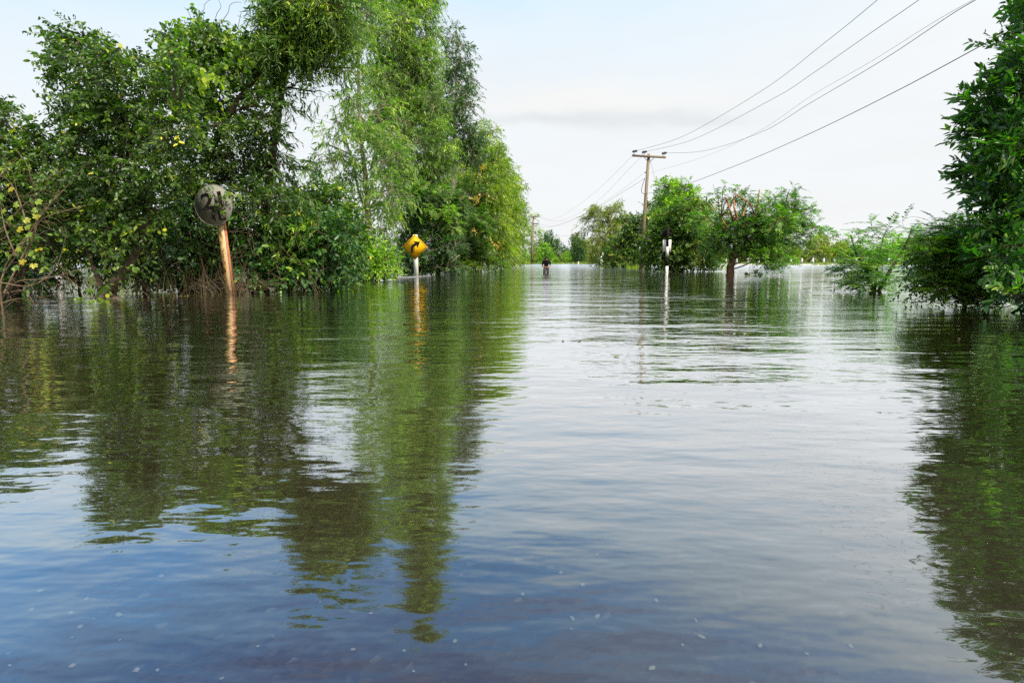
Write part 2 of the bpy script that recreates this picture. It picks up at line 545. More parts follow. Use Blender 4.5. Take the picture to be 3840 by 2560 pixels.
def grow(leafmb, twigmb, clumps, spec, rng, fine=1.0, dens=1.0, twig_r=0.004, puffsize=0.34, skeleton=None, shell=0.6, outw=0.6, wind=(0, 0, 0)):
    """clumps: list of (centre, radii, n_puffs, twigs_per_puff)"""
    s = dict(SPEC[spec]) if isinstance(spec, str) else dict(spec)
    puff_centres = []
    for (c, r, lai) in clumps:
        c = np.asarray(c, float); r = np.asarray(r, float)
        area = math.pi * math.sqrt(r[0] * r[1]) * r[2]
        tot = lai * dens * area / (s['L'] * s['W'] * 0.62 * fine * fine * s['k'])
        npf = int(np.clip(tot / 9, 3, 26)); ntw = max(2, int(round(tot / npf)))
        d = unit(rng.normal(size=(npf, 3)))
        rho = (shell + (1 - shell) * rng.random(npf) ** 0.7)
        inner = rng.random(npf) < 0.25
        rho[inner] *= rng.random(inner.sum())
        pc = c + d * r * rho[:, None] * 0.9
        pc[:, 2] = np.maximum(pc[:, 2], 0.12)
        if skeleton is not None:
            skeleton.append((c, pc))
        puff_centres.append(pc)
        n = ntw
        pr = (r.mean() * puffsize) * (0.6 + 0.8 * rng.random(npf))
        N = npf * n
        idx = np.repeat(np.arange(npf), n)
        dd = unit(rng.normal(size=(N, 3)))
        q = (rng.random(N) ** 0.55)
        p0 = pc[idx] + dd * (pr[idx] * q)[:, None] * np.array((1.15, 1.15, 0.85))
        pv = 0.13 * rng.normal(size=npf)
        outd = unit(p0 - c)
        td = unit(dd * 0.7 + outd * outw + rng.normal(size=(N, 3)) * 0.35 + np.array(wind) + np.array((0, 0, 0.12)))
        if spec == 'feather':
            td = unit(td * np.array((1, 1, 0.35)) + np.array((0, 0, 0.10)))
        tl = s['tl'] * fine * (0.6 + 0.8 * rng.random(N))
        keep = p0[:, 2] > 0.03
        p0 = p0[keep]; td = td[keep]; tl = tl[keep]; tv = pv[idx][keep] + 0.09 * rng.normal(size=keep.sum()); N = len(p0)
        kk = s['k']
        t = (np.arange(kk) + 0.6) / kk
        t = t[None, :] * np.ones((N, 1)) + rng.normal(size=(N, kk)) * 0.02
        g = np.array((0, 0, -1.0))
        base = p0[:, None, :] + td[:, None, :] * (tl[:, None] * t)[:, :, None] + g * (tl[:, None] * s['dt'] * t ** 2)[:, :, None]
        tan = unit(td[:, None, :] + g * (2 * s['dt'] * t)[:, :, None])
        upv = unit(np.array((0, 0, 1.0)) * s['up'] + rng.normal(size=(N, 1, 3)) * 0.5)
        sd_ = unit(np.cross(tan, upv))
        sgn = np.where(np.arange(kk) % 2 == 0, 1.0, -1.0)[None, :, None]
        ph = math.radians(s['phi'])
        taper = 1.0
        ax = tan * math.cos(ph) + sd_ * sgn * math.sin(ph) + rng.normal(size=base.shape) * s['rnd'] + g * s['dl']
        ax = unit(ax)
        nr = unit(np.cross(sd_, tan) * (1.0 if s['up'] else 0.0) + rng.normal(size=base.shape) * (s['rnd'] + 0.12 if s['up'] else 1.0))
        # keep the upper side up
        flip = np.sign(nr[..., 2:3]); flip[flip == 0] = 1
        if s['up']: nr = nr * flip
        Lf = s['L'] * fine * np.clip(np.exp(0.28 * rng.normal(size=(N, kk)) + 0.16 * rng.normal(size=(N, 1))), 0.4, 1.6)
        if s['rnd'] < 0.2:
            Lf = Lf * (0.55 + 0.75 * np.sin(np.pi * np.clip(t * 0.8 + 0.18, 0, 1)))
        Wf = Lf * s['W'] / s['L']
        var = np.clip(0.48 + tv[:, None] + 0.15 * rng.normal(size=(N, kk)), 0, 1)
        odd = rng.random((N, kk)) < (0.007 if fine < 1.3 else 0.002)
        var[odd] = 1.0
        B = base.reshape(-1, 3); ok = B[:, 2] > 0.01
        leaf_faces(leafmb, B[ok], ax.reshape(-1, 3)[ok], nr.reshape(-1, 3)[ok], Lf.ravel()[ok], Wf.ravel()[ok], var.ravel()[ok], s['six'],
                   droop=0.12 if s['six'] else 0.08)
        if twigmb is not None and N:
            # twig stems: thin three-sided spikes
            e = p0 + td * tl[:, None] + g * (tl * s['dt'])[:, None]
            mid = p0 + td * (tl * 0.5)[:, None] + g * (tl * s['dt'] * 0.25)[:, None]
            st = p0 + (pc[idx][keep] - p0) * 0.75
            a = unit(np.cross(td, rng.normal(size=td.shape))); b2 = np.cross(unit(td), a)
            rr = twig_r * (0.7 + 0.6 * rng.random(N))[:, None]
            ring = []
            for q_, s_ in ((st, 1.3), (p0, 1.0), (mid, 0.75), (e, 0.3)):
                for an in (0, 2.094, 4.188):
                    ring.append(q_ + rr * s_ * (math.cos(an) * a + math.sin(an) * b2))
            V = np.stack(ring, 1).reshape(-1, 3)
            i = np.arange(N)[:, None] * 12
            fs = []
            for lv in range(3):
                for q_ in range(3):
                    fs.append(i + np.array([[lv*3+q_, lv*3+(q_+1) % 3, lv*3+3+(q_+1) % 3, lv*3+3+q_]]))
            twigmb.add(V, np.concatenate(fs, 0))
    return puff_centres

def limb(mb, a, b, r0, r1, rng, sag=0.0, n=7, sides=6, wig=0.06):
    a = np.asarray(a, float); b = np.asarray(b, float)
    L = np.linalg.norm(b - a)
    t = np.linspace(0, 1, n)[:, None]
    p = a * (1 - t) + b * t
    w_ = np.sin(np.pi * t)
    off = rng.normal(size=3) * L * wig
    off2 = rng.normal(size=3) * L * wig * 0.5
    p = p + w_ * off + np.sin(2 * np.pi * t) * off2 + w_ * np.array((0, 0, 1)) * L * (0.08 - sag)
    mb.tube(p, r0 + (r1 - r0) * t[:, 0] ** 0.8, sides, cap=False)
    return p

def tree(name, label, cat, base, trunks, clumps, spec, lm, bm, seed, group=None, fine=1.0, dens=1.0,
         twig_r=0.004, limb_r=0.03, puffsize=0.34, sides=9, shell=0.6, outw=0.6, extra=None, wind=(0, 0, 0), trunk_name='trunk', crown_name='crown', limbs=True):
    """trunks: list of (points, radii). clumps as in grow. extra: list of (clumps, spec, material, name, kwargs)"""
    rng = np.random.default_rng(seed)
    root = thing(name, label, cat, base, group)
    tb = MB(); lb = MB(); tw = MB()
    allp = []
    for pts, rad in trunks:
        sp = smooth_path(pts, 6)
        rr = np.interp(np.linspace(0, 1, len(sp)), np.linspace(0, 1, len(rad)), rad)
        sp = sp + rng.normal(size=sp.shape) * rr[:, None] * 0.12
        tb.tube(sp, rr, sides, wob=0.08, rng=rng)
        allp.append(sp)
    AP = np.vstack(allp) if allp else np.array([base])
    skel = []
    grow(lb, tw if twig_r else None, clumps, spec, rng, fine, dens, twig_r or 0, puffsize, skel, shell, outw, wind)
    def do_limbs(sk, mbx):
        for c, pcs in sk:
            dist = np.linalg.norm((AP - c) * np.array((1, 1, 1.0)) + np.array((0, 0, 0)), axis=1) + np.maximum(AP[:, 2] - c[2] + 0.1, 0) * 1.5
            a = AP[np.argmin(dist)]
            lr = limb_r * (0.6 + 0.5 * min(1.5, np.linalg.norm(a - c) / 1.5))
            p = limb(mbx, a, c, lr, lr * 0.45, rng)
            for q in pcs:
                j = rng.integers(3, 7)
                limb(mbx, p[j], q, lr * 0.42, lr * 0.12, rng, n=5, sides=4, wig=0.08)
    if limbs: do_limbs(skel, tw)
    lb.build(crown_name, lm, root)
    if extra:
        for cl, sp_, mt, nm, kw in extra:
            l2 = MB(); sk2 = []
            a = dict(fine=fine, dens=dens, twig_r=twig_r or 0, puffsize=puffsize, skeleton=sk2, shell=shell, outw=outw, wind=wind)
            a.update(kw)
            grow(l2, tw if twig_r else None, cl, sp_, rng, **a)
            if limbs: do_limbs(sk2, tw)
            l2.build(nm, mt, root)
    if allp:
        tb.build(trunk_name, bm, root, smooth=True)
    if tw.n:
        tw.build('branches', bm if not isinstance(bm, list) else bm[0], root)
    return root

def cl(px, py, rx, ry, d, lai=3.2, rd=None):
    """a clump of foliage from its place and half-size in photo pixels and its distance"""
    m = d / F
    r = rx * m * 1.02
    return (P(px, py, d), (r, rd if rd is not None else min(r, 1.7), ry * m * 1.02), lai * 1.25)

def cls(rows, d, lai=3.2, jit=0.0, seed=0):
    rg = np.random.default_rng(seed)
    return [cl(*q[:4], d + jit * rg.normal(), q[4] if len(q) > 4 else lai) for q in rows]

def pp(rows, d):
    return [P(x, y, d) for x, y in rows]
# ------------------------------------------------------------------ foliage materials
G_MID = leaf_mat('leaf_green', [(0.0, (0.015, 0.038, 0.007)), (0.35, (0.040, 0.095, 0.010)), (0.65, (0.094, 0.183, 0.014)), (0.88, (0.187, 0.296, 0.024)), (0.985, (0.330, 0.403, 0.033)), (1.0, (0.550, 0.474, 0.033))])
G_LEFT = leaf_mat('leaf_olive_green', [(0.0, (0.012, 0.031, 0.007)), (0.35, (0.032, 0.078, 0.011)), (0.65, (0.080, 0.157, 0.016)), (0.88, (0.184, 0.275, 0.025)), (0.985, (0.344, 0.392, 0.036)), (1.0, (0.552, 0.523, 0.036))], tf=0.3)
G_DARK = leaf_mat('leaf_dark_green', [(0.0, (0.010, 0.032, 0.009)), (0.4, (0.022, 0.076, 0.013)), (0.75, (0.059, 0.160, 0.020)), (1.0, (0.246, 0.379, 0.037))], tf=0.26)
G_VINE = leaf_mat('leaf_climber', [(0.0, (0.019, 0.048, 0.009)), (0.4, (0.058, 0.128, 0.014)), (0.7, (0.139, 0.237, 0.023)), (1.0, (0.462, 0.511, 0.046))])
G_GUM = leaf_mat('leaf_gum', [(0.0, (0.043, 0.093, 0.025)), (0.4, (0.106, 0.193, 0.034)), (0.7, (0.212, 0.317, 0.047)), (1.0, (0.522, 0.581, 0.087))], tf=0.40)
G_GUMY = leaf_mat('leaf_gum_lime', [(0.0, (0.047, 0.094, 0.011)), (0.4, (0.131, 0.204, 0.016)), (0.7, (0.252, 0.341, 0.023)), (1.0, (0.546, 0.528, 0.042))], tf=0.42)
G_LIME = leaf_mat('leaf_lime', [(0.0, (0.047, 0.108, 0.013)), (0.5, (0.158, 0.281, 0.021)), (1.0, (0.420, 0.540, 0.063))], tf=0.42)
G_GLOSS = leaf_mat('leaf_glossy', [(0.0, (0.011, 0.047, 0.010)), (0.4, (0.026, 0.101, 0.015)), (0.75, (0.077, 0.215, 0.022)), (1.0, (0.264, 0.416, 0.033))], rough=0.30, spec=0.6, tf=0.28)
G_FEATH = leaf_mat('leaf_feathery', [(0.0, (0.026, 0.083, 0.019)), (0.45, (0.067, 0.172, 0.024)), (0.8, (0.174, 0.341, 0.029)), (1.0, (0.425, 0.574, 0.041))], tf=0.38)
G_OLIVE = leaf_mat('leaf_olive', [(0.0, (0.06, 0.080, 0.014)), (0.5, (0.18, 0.205, 0.034)), (1.0, (0.42, 0.40, 0.07))], tf=0.38)
G_YEL = leaf_mat('leaf_yellow_lobed', [(0.0, (0.12, 0.24, 0.03)), (0.5, (0.26, 0.32, 0.025)), (1.0, (0.40, 0.34, 0.025))], tf=0.35, trans=(0.16, 0.22, 0.04))
G_FLOWER = leaf_mat('blossom', [(0.0, (0.36, 0.20, 0.03)), (1.0, (0.60, 0.42, 0.12))], tf=0.3)
B_GREY = bark_mat('bark_grey_brown', (0.022, 0.016, 0.011), (0.15, 0.11, 0.08), 22, 0.4, False)
B_DARK = bark_mat('bark_dark', (0.018, 0.013, 0.009), (0.085, 0.06, 0.04), 14)
B_PALE = bark_mat('bark_pale_gum', (0.17, 0.13, 0.09), (0.42, 0.36, 0.27), 7, 0.15)
B_RED = bark_mat('bark_brown', (0.035, 0.020, 0.011), (0.20, 0.12, 0.065), 9, 0.2)
B_CUT = bark_mat('bark_bare_limb', (0.16, 0.065, 0.028), (0.38, 0.19, 0.085), 16, 0.3)
B_TWIG = bark_mat('twig_dry', (0.045, 0.03, 0.018), (0.19, 0.14, 0.085), 25, 0.3)

# ------------------------------------------------------------------ trees on the left of the road
tree('leaning_tree', 'grey leaning tree with a curved trunk in the water left of the rusty round sign', 'tree',
     Wb(400, 1118),
     [(pp([(395, 1150), (405, 1105), (440, 1055), (490, 985), (535, 890), (560, 780), (585, 640), (610, 520), (650, 420)], 12.1), [0.20, 0.14, 0.105, 0.09, 0.08, 0.07, 0.055, 0.04, 0.02]),
      (pp([(390, 1140), (365, 1040), (335, 960), (318, 890), (265, 855), (190, 862), (110, 895)], 12.0), [0.08, 0.05, 0.035, 0.024, 0.018, 0.012, 0.008]),
      (pp([(560, 780), (500, 600), (430, 420), (330, 250), (290, 180)], 12.1), [0.05, 0.045, 0.035, 0.02, 0.01]),
      (pp([(400, 1120), (440, 1128), (455, 1150)], 11.9), [0.12, 0.07, 0.03]),
      (pp([(380, 1120), (352, 1130), (345, 1150)], 11.9), [0.10, 0.06, 0.03])],
     cls([(300, 160, 90, 60), (215, 195, 55, 38, 2.2), (290, 250, 100, 60), (420, 255, 100, 65), (550, 250, 80, 55), (330, 350, 100, 75), (470, 360, 120, 80),
          (280, 470, 75, 70, 2.0), (400, 480, 110, 85, 2.6), (600, 370, 110, 85), (540, 520, 130, 95, 2.8), (330, 590, 90, 80, 2.6), (660, 500, 90, 90), (450, 640, 130, 85), (600, 660, 110, 80), (390, 760, 110, 70, 3.2), (520, 780, 100, 60, 3.2), (440, 860, 90, 60, 3.0), (350, 930, 60, 40, 1.8), (585, 790, 55, 60, 3.0), (560, 900, 40, 50, 1.6)], 12.2, 2.5, 0.5, 1),
     'broad', G_LEFT, B_GREY, 101, 'broadleaf trees left of the road', fine=0.82, limb_r=0.026, twig_r=0.003, puffsize=0.34, wind=(-0.25, 0, 0.05),
     extra=[(cls([(470, 440, 80, 50), (700, 300, 60, 60), (640, 200, 60, 40), (500, 850, 50, 40, 1.5), (420, 1060, 40, 40, 1.0), (470, 1000, 30, 40, 0.8)], 11.8, 2.0), 'vine', G_VINE, 'climber', dict(fine=0.85))])

tree('draped_tree', 'tree hung with round-leaved climbers rising behind the rusty round sign', 'tree',
     Wb(690, 1090),
     [(pp([(688, 1110), (694, 1000), (700, 900), (722, 760), (770, 620), (840, 470), (910, 350), (980, 285), (1040, 262)], 14.8), [0.13, 0.10, 0.09, 0.08, 0.08, 0.07, 0.06, 0.05, 0.04]),
      (pp([(770, 620), (770, 420), (770, 250), (780, 130)], 14.8), [0.07, 0.05, 0.04, 0.02])],
     cls([(770, 125, 80, 55), (700, 180, 85, 62), (835, 175, 85, 62), (640, 260, 70, 60), (925, 190, 75, 50), (760, 265, 120, 70), (880, 275, 100, 55), (990, 245, 80, 50), (1010, 330, 50, 45, 2), (700, 350, 80, 60)], 14.7, 3.6, 0.4, 2),
     'vine', G_VINE, B_GREY, 102, 'broadleaf trees left of the road', fine=0.92, limb_r=0.03, puffsize=0.34,
     extra=[(cls([(880, 430, 90, 60, 2.2), (800, 470, 90, 60, 2.4), (760, 400, 80, 60, 2.4), (960, 500, 70, 70, 2.4), (870, 590, 110, 70), (740, 620, 110, 75), (990, 400, 50, 60, 2.6), (800, 700, 90, 60), (900, 680, 90, 60), (680, 740, 90, 70)], 15.0, 2.6, 0.4, 3), 'broad', G_LEFT, 'foliage', dict(fine=0.85)),
            (cls([(822, 762, 26, 20, 1.1), (846, 790, 16, 14, 0.8)], 12.95, 1.6), 'broad', G_LEFT, 'sprig', dict(fine=0.75))])

def tendrils(root, rows, d, seed, name):
    rng = np.random.default_rng(seed)
    for p in rows:
        b = MB(); sp = smooth_path([P(x + rng.normal() * 2, y + rng.normal() * 2, d) for x, y in p], 7)
        b.tube(sp, np.linspace(0.008, 0.0035, len(sp)), 4)
        b.build(name, B_TWIG, root)
dt_ = [o for o in C.objects if o.name == 'draped_tree'][0]
tendrils(dt_, [[(735, 60), (762, 42), (765, 20), (778, 5), (790, 2)], [(805, 65), (818, 45), (828, 30), (818, 0), (822, -10)], [(838, 75), (856, 50), (862, 25), (880, 12), (900, 8), (905, 14)], [(893, 110), (900, 60), (903, 46), (895, 48)], [(720, 70), (705, 45), (688, 30)], [(690, 95), (670, 80), (655, 76)]], 14.7, 31, 'tendril')
tree('smothered_tree', 'tree with a big rounded tangle of climbers high up, beside the tall gum trees', 'tree',
     Wb(975, 1085),
     [(pp([(975, 1110), (985, 950), (1000, 760), (1025, 560), (1045, 400), (1060, 300), (1100, 200), (1150, 80)], 15.2), [0.15, 0.12, 0.11, 0.10, 0.09, 0.09, 0.08, 0.05]),
      (pp([(1050, 240), (1120, 235), (1200, 250), (1330, 256)], 15.1), [0.035, 0.04, 0.028, 0.012])],
     cls([(1120, 70, 110, 90), (1215, 110, 80, 95), (1140, -50, 130, 95), (1045, 130, 70, 70), (1240, 10, 55, 100), (1170, 190, 90, 50), (1080, 190, 80, 60), (1190, -110, 100, 70)], 14.8, 3.8, 0.3, 4),
     'narrow', G_VINE, B_DARK, 103, 'broadleaf trees left of the road', limb_r=0.03, puffsize=0.45,
     extra=[(cls([(1130, 60, 115, 95), (1140, -60, 120, 90), (1180, 170, 100, 60), (1060, 180, 70, 60), (1225, 60, 70, 90)], 14.9, 3.0, 0.2, 5), 'vine', G_VINE, 'climber', dict(fine=0.85)),
            (cls([(1110, 320, 40, 45, 0.9), (1200, 340, 45, 40, 0.5), (1060, 380, 45, 60, 1.8), (1250, 290, 40, 50, 0.6)], 15.0, 1.0), 'gum', G_MID, 'hanging_leaves', dict(fine=0.75)),
            (cls([(1030, 620, 85, 60), (1080, 720, 80, 75), (1000, 760, 70, 70), (910, 740, 70, 60), (1120, 800, 45, 60), (1050, 830, 70, 60), (1000, 520, 60, 50)], 14.7, 2.8, 0.2, 6), 'gum', G_LEFT, 'weeping_leaves', dict(fine=0.8))])

tree('bushy_tree', 'low spreading tree with small leaves at the left edge above the bare branches', 'tree',
     Wb(60, 1110),
     [(pp([(60, 1130), (50, 950), (80, 780), (110, 620), (90, 500)], 12.9), [0.12, 0.09, 0.07, 0.05, 0.02]),
      (pp([(60, 1100), (150, 900), (230, 760), (280, 640)], 12.8), [0.08, 0.06, 0.04, 0.02]),
      (pp([(40, 1000), (-60, 800), (-120, 600), (-160, 430)], 12.9), [0.08, 0.06, 0.04, 0.02])],
     cls([(20, 470, 90, 55, 2.4), (110, 530, 90, 55, 2.6), (215, 580, 80, 50, 2.6), (30, 600, 110, 70), (180, 680, 130, 80), (320, 710, 110, 75), (60, 760, 120, 90), (210, 810, 130, 80), (350, 840, 110, 75), (70, 890, 120, 70),
          (-110, 430, 130, 80), (-150, 560, 160, 110), (-140, 740, 160, 110), (-250, 400, 130, 120), (-130, 900, 150, 80), (470, 860, 70, 70), (220, 920, 120, 50)], 12.9, 3.2, 0.45, 7),
     'broad', G_LEFT, B_DARK, 104, 'broadleaf trees left of the road', fine=0.82, wind=(-0.3, 0, 0), puffsize=0.36)

tree('flooded_shrub', 'dark leafy shrub with drooping stems around the foot of the leaning tree', 'shrub', Wb(300, 1090),
     [(pp([(300, 1110), (290, 1020), (270, 960)], 13.6), [0.03, 0.025, 0.01]), (pp([(540, 1110), (540, 1020), (520, 960)], 13.4), [0.035, 0.03, 0.01])],
     cls([(130, 970, 110, 40, 2.2), (300, 955, 80, 40, 2.0), (100, 1035, 110, 35, 2.4), (240, 1045, 60, 22, 1.2), (420, 960, 60, 60, 1.8), (540, 1000, 60, 60, 2.0), (520, 1060, 55, 25, 1.6), (600, 940, 80, 80, 2.4), (620, 1040, 60, 40, 2.2), (560, 860, 80, 70), (-80, 1020, 120, 60)], 13.6, 2.4, 0.3, 8),
     'broad', G_DARK, B_DARK, 105, 'thicket shrubs at the water edge', wind=(0, 0, -0.3), puffsize=0.45)

tree('thicket_shrub', 'shadowy twiggy thicket directly behind the rusty post', 'shrub', Wb(770, 1088),
     [(pp([(770, 1110), (760, 1000), (740, 900)], 13.9), [0.025, 0.02, 0.01]), (pp([(850, 1110), (860, 1000), (880, 900)], 14.3), [0.025, 0.02, 0.01]), (pp([(715, 1110), (712, 1000), (715, 860)], 14.3), [0.03, 0.025, 0.015])],
     cls([(700, 860, 80, 80), (780, 930, 80, 90), (690, 980, 70, 80), (770, 1040, 80, 45), (860, 960, 80, 90), (870, 870, 90, 70), (880, 1050, 80, 30), (960, 900, 80, 70, 2.0), (800, 830, 80, 60)], 14.7, 3.6, 0.2, 9),
     'broad', G_DARK, B_TWIG, 106, 'thicket shrubs at the water edge', puffsize=0.45)

tree('thicket_shrub', 'broad dark green shrub overhanging the water between the rusty post and the bright bush', 'shrub', Wb(1080, 1072),
     [(pp([(1080, 1095), (1075, 1000), (1060, 920)], 14.8), [0.05, 0.04, 0.02]), (pp([(1190, 1085), (1200, 980), (1210, 880)], 15.2), [0.05, 0.04, 0.02])],
     cls([(960, 990, 80, 70), (1040, 930, 90, 80), (1040, 1030, 90, 45), (1130, 960, 90, 90), (1120, 1040, 80, 30), (1130, 860, 80, 70), (1210, 1000, 80, 60), (1230, 900, 90, 90), (1000, 1065, 60, 14, 2)], 15.0, 4.2, 0.3, 10),
     'broad', G_DARK, B_DARK, 107, 'thicket shrubs at the water edge', fine=1.15, puffsize=0.45,
     extra=[(cls([(1100, 880, 26, 34, 2.4), (1060, 945, 20, 34, 2.2), (1140, 1000, 20, 30, 1.0)], 14.2, 2.0), 'gum', G_LIME, 'young_shoots', dict(fine=0.6))])

tree('roadside_tree', 'small dense tree with dark upper leaves in front of the pale gum trunk', 'tree', Wb(1220, 1060),
     [(pp([(1220, 1080), (1220, 950), (1200, 820), (1190, 740)], 17.5), [0.08, 0.07, 0.05, 0.02])],
     cls([(1190, 740, 80, 55), (1260, 790, 80, 60), (1200, 830, 90, 70), (1280, 880, 80, 80), (1300, 960, 70, 70), (1230, 980, 70, 60), (1150, 760, 60, 40)], 17.5, 4.0, 0.4, 11),
     'broad', G_MID, B_DARK, 108, 'broadleaf trees left of the road', fine=1.15)

tree('bright_bush', 'bright green bush leaning over the water just left of the yellow arrow sign', 'shrub', Wb(1380, 1050),
     [(pp([(1360, 1060), (1370, 980), (1385, 920)], 22.5), [0.05, 0.04, 0.02]), (pp([(1420, 1060), (1430, 990), (1440, 950)], 22.5), [0.04, 0.03, 0.02])],
     cls([(1340, 940, 60, 50), (1400, 935, 60, 45), (1450, 985, 55, 35), (1380, 995, 80, 45), (1320, 1015, 70, 35), (1450, 1030, 50, 18, 2.6), (1300, 900, 50, 40), (1462, 985, 28, 16, 1.5)], 22.0, 4.4, 0.4, 12),
     'broad', G_LIME, B_TWIG, 109, None, fine=1.1)

GG = 'tall gum trees lining the left of the road'
gum_specs = [
 ('tall slender gum with a forked pale trunk and see-through weeping leaves, nearest of the row', 24.0,
  [([(1376, 1075), (1380, 930), (1380, 800), (1370, 660), (1352, 500), (1345, 250), (1352, 60), (1380, -80)], [0.17, 0.15, 0.13, 0.10, 0.08, 0.06, 0.04, 0.02]),
   ([(1380, 800), (1345, 720), (1320, 600), (1280, 480)], [0.06, 0.045, 0.03, 0.015]), ([(1382, 790), (1420, 735), (1460, 650), (1480, 560)], [0.06, 0.045, 0.03, 0.015]),
   ([(1380, 1040), (1355, 960), (1345, 870)], [0.05, 0.04, 0.02])],
  [(1225, 540, 50, 50, 1.4), (1215, 600, 50, 50, 1.6), (1290, 640, 55, 80, 1.8), (1250, 440, 45, 60, 0.7), (1290, 520, 60, 70, 1.6), (1300, 380, 70, 70, 1.5), (1290, 270, 55, 60, 1.2), (1350, 180, 60, 80, 1.5), (1290, 120, 50, 60, 1.5), (1390, 60, 80, 80, 1.9), (1320, 0, 70, 70, 1.8),
   (1370, -70, 80, 60, 2.0), (1420, 430, 80, 90, 2.0), (1440, 600, 80, 80, 2.4), (1400, 520, 60, 60, 1.8), (1460, 720, 70, 70, 2.4), (1465, 790, 40, 40, 2.2), (1425, 820, 45, 60, 2.0), (1330, 800, 40, 60, 1.8), (1340, 700, 50, 60, 1.5), (1425, 880, 30, 36, 2)], G_GUM, 1.0),
 ('tallest dense gum with a pointed top behind the yellow arrow sign', 35.0,
  [([(1560, 1023), (1545, 800), (1520, 500), (1520, 200), (1515, -100), (1510, -350), (1508, -560)], [0.22, 0.19, 0.16, 0.13, 0.10, 0.06, 0.02])],
  [(1470, 120, 80, 80), (1560, 90, 80, 85), (1510, 230, 100, 80), (1590, 230, 65, 80), (1440, 290, 70, 70), (1560, 370, 100, 90), (1470, 400, 80, 80), (1630, 400, 55, 70), (1530, 520, 110, 80), (1630, 540, 70, 80), (1580, 650, 100, 70), (1470, 500, 70, 80), (1530, 740, 70, 60), (1560, 830, 60, 45), (1480, 640, 60, 60),
   (1500, -20, 105, 75), (1570, -60, 75, 80), (1480, -130, 95, 70), (1550, -190, 75, 70), (1500, -270, 70, 60), (1520, -350, 80, 60), (1500, -430, 75, 55), (1515, -500, 55, 50), (1510, -560, 30, 35)], G_GUM, 1.0),
 ('dark slim gum with an open spire rising behind the tallest gum', 40.0,
  [([(1700, 1030), (1700, 800), (1705, 500), (1712, 260), (1714, 175)], [0.2, 0.16, 0.10, 0.04, 0.012])],
  [(1705, 140, 38, 45, 2.2), (1735, 220, 45, 50, 2.2), (1685, 230, 40, 55, 2.2), (1720, 310, 60, 50, 2.4), (1755, 390, 45, 55, 2.4), (1690, 400, 60, 60, 3.0), (1735, 490, 60, 60, 3.0), (1690, 540, 70, 60), (1770, 560, 40, 50)], G_DARK, 1.0),
 ('yellow green gum with a rounded shoulder past the dark spire', 45.0,
  [([(1800, 1015), (1800, 800), (1815, 600), (1825, 500)], [0.2, 0.15, 0.10, 0.03])],
  [(1815, 500, 42, 42), (1790, 580, 60, 60), (1850, 600, 50, 65), (1750, 660, 70, 70), (1820, 690, 70, 70), (1870, 720, 45, 70), (1800, 800, 80, 75), (1860, 840, 50, 75), (1790, 900, 75, 65), (1850, 940, 55, 55), (1690, 650, 60, 60)], G_GUMY, 1.15),
 ('lime gum hanging to the water near the far end of the row', 52.0,
  [([(1880, 1005), (1885, 800), (1890, 640)], [0.18, 0.13, 0.03])],
  [(1890, 640, 34, 40), (1905, 710, 40, 50), (1880, 770, 45, 55), (1915, 810, 34, 60), (1880, 870, 50, 60), (1915, 910, 34, 60), (1885, 965, 50, 32)], G_GUMY, 1.25),
 ('last gum of the row beside the open road', 66.0,
  [([(1935, 998), (1938, 800), (1940, 680)], [0.18, 0.13, 0.03])],
  [(1938, 680, 20, 26, 2.4), (1950, 720, 22, 35, 2.4), (1930, 770, 30, 45), (1952, 800, 18, 40, 2.0), (1935, 850, 28, 50), (1930, 920, 30, 45), (1930, 970, 28, 22)], G_GUMY, 1.4),
]
for q, (lab, d, tr, rows, mt, fn) in enumerate(gum_specs):
    tree('gum_tree', lab, 'tree', Wb(tr[0][0][0][0], 974 + 1706 / d), [(pp(a, d), b) for a, b in tr], cls(rows, d, 4.2, 0.8, 40 + q),
         'gum', mt, B_PALE, 120 + q, GG, fine=fn, twig_r=0.006, limb_r=0.04, puffsize=0.34, outw=0.7)

tree('understory_tree', 'dark understory tree with feathery lime sprays behind the yellow arrow sign', 'tree', Wb(1640, 1029),
     [(pp([(1640, 1040), (1650, 930), (1640, 820), (1630, 740)], 31.0), [0.12, 0.10, 0.08, 0.03]), (pp([(1672, 1018), (1690, 960), (1708, 915)], 30.2), [0.05, 0.05, 0.04]), (pp([(1690, 985), (1725, 955)], 30.2), [0.05, 0.03])],
     cls([(1590, 740, 75, 60), (1670, 770, 85, 65), (1560, 830, 55, 65), (1640, 860, 80, 70), (1540, 920, 50, 60), (1610, 950, 70, 55), (1690, 930, 60, 45, 2.8), (1570, 1000, 50, 25), (1640, 1005, 60, 22, 3.5), (1500, 960, 40, 50), (1580, 1015, 60, 14, 4), (1700, 1000, 50, 16, 3.5)], 31.0, 4.8, 0.6, 20),
     'pinnate', G_DARK, B_PALE, 130, 'understory trees below the gums', fine=1.3, twig_r=0.005,
     extra=[(cls([(1600, 700, 50, 20), (1690, 800, 45, 18), (1620, 790, 40, 14), (1700, 850, 40, 14), (1600, 890, 30, 14), (1650, 720, 30, 14)], 30.3, 2.4), 'pinnate', G_LIME, 'lime_sprays', dict(fine=1.3))])
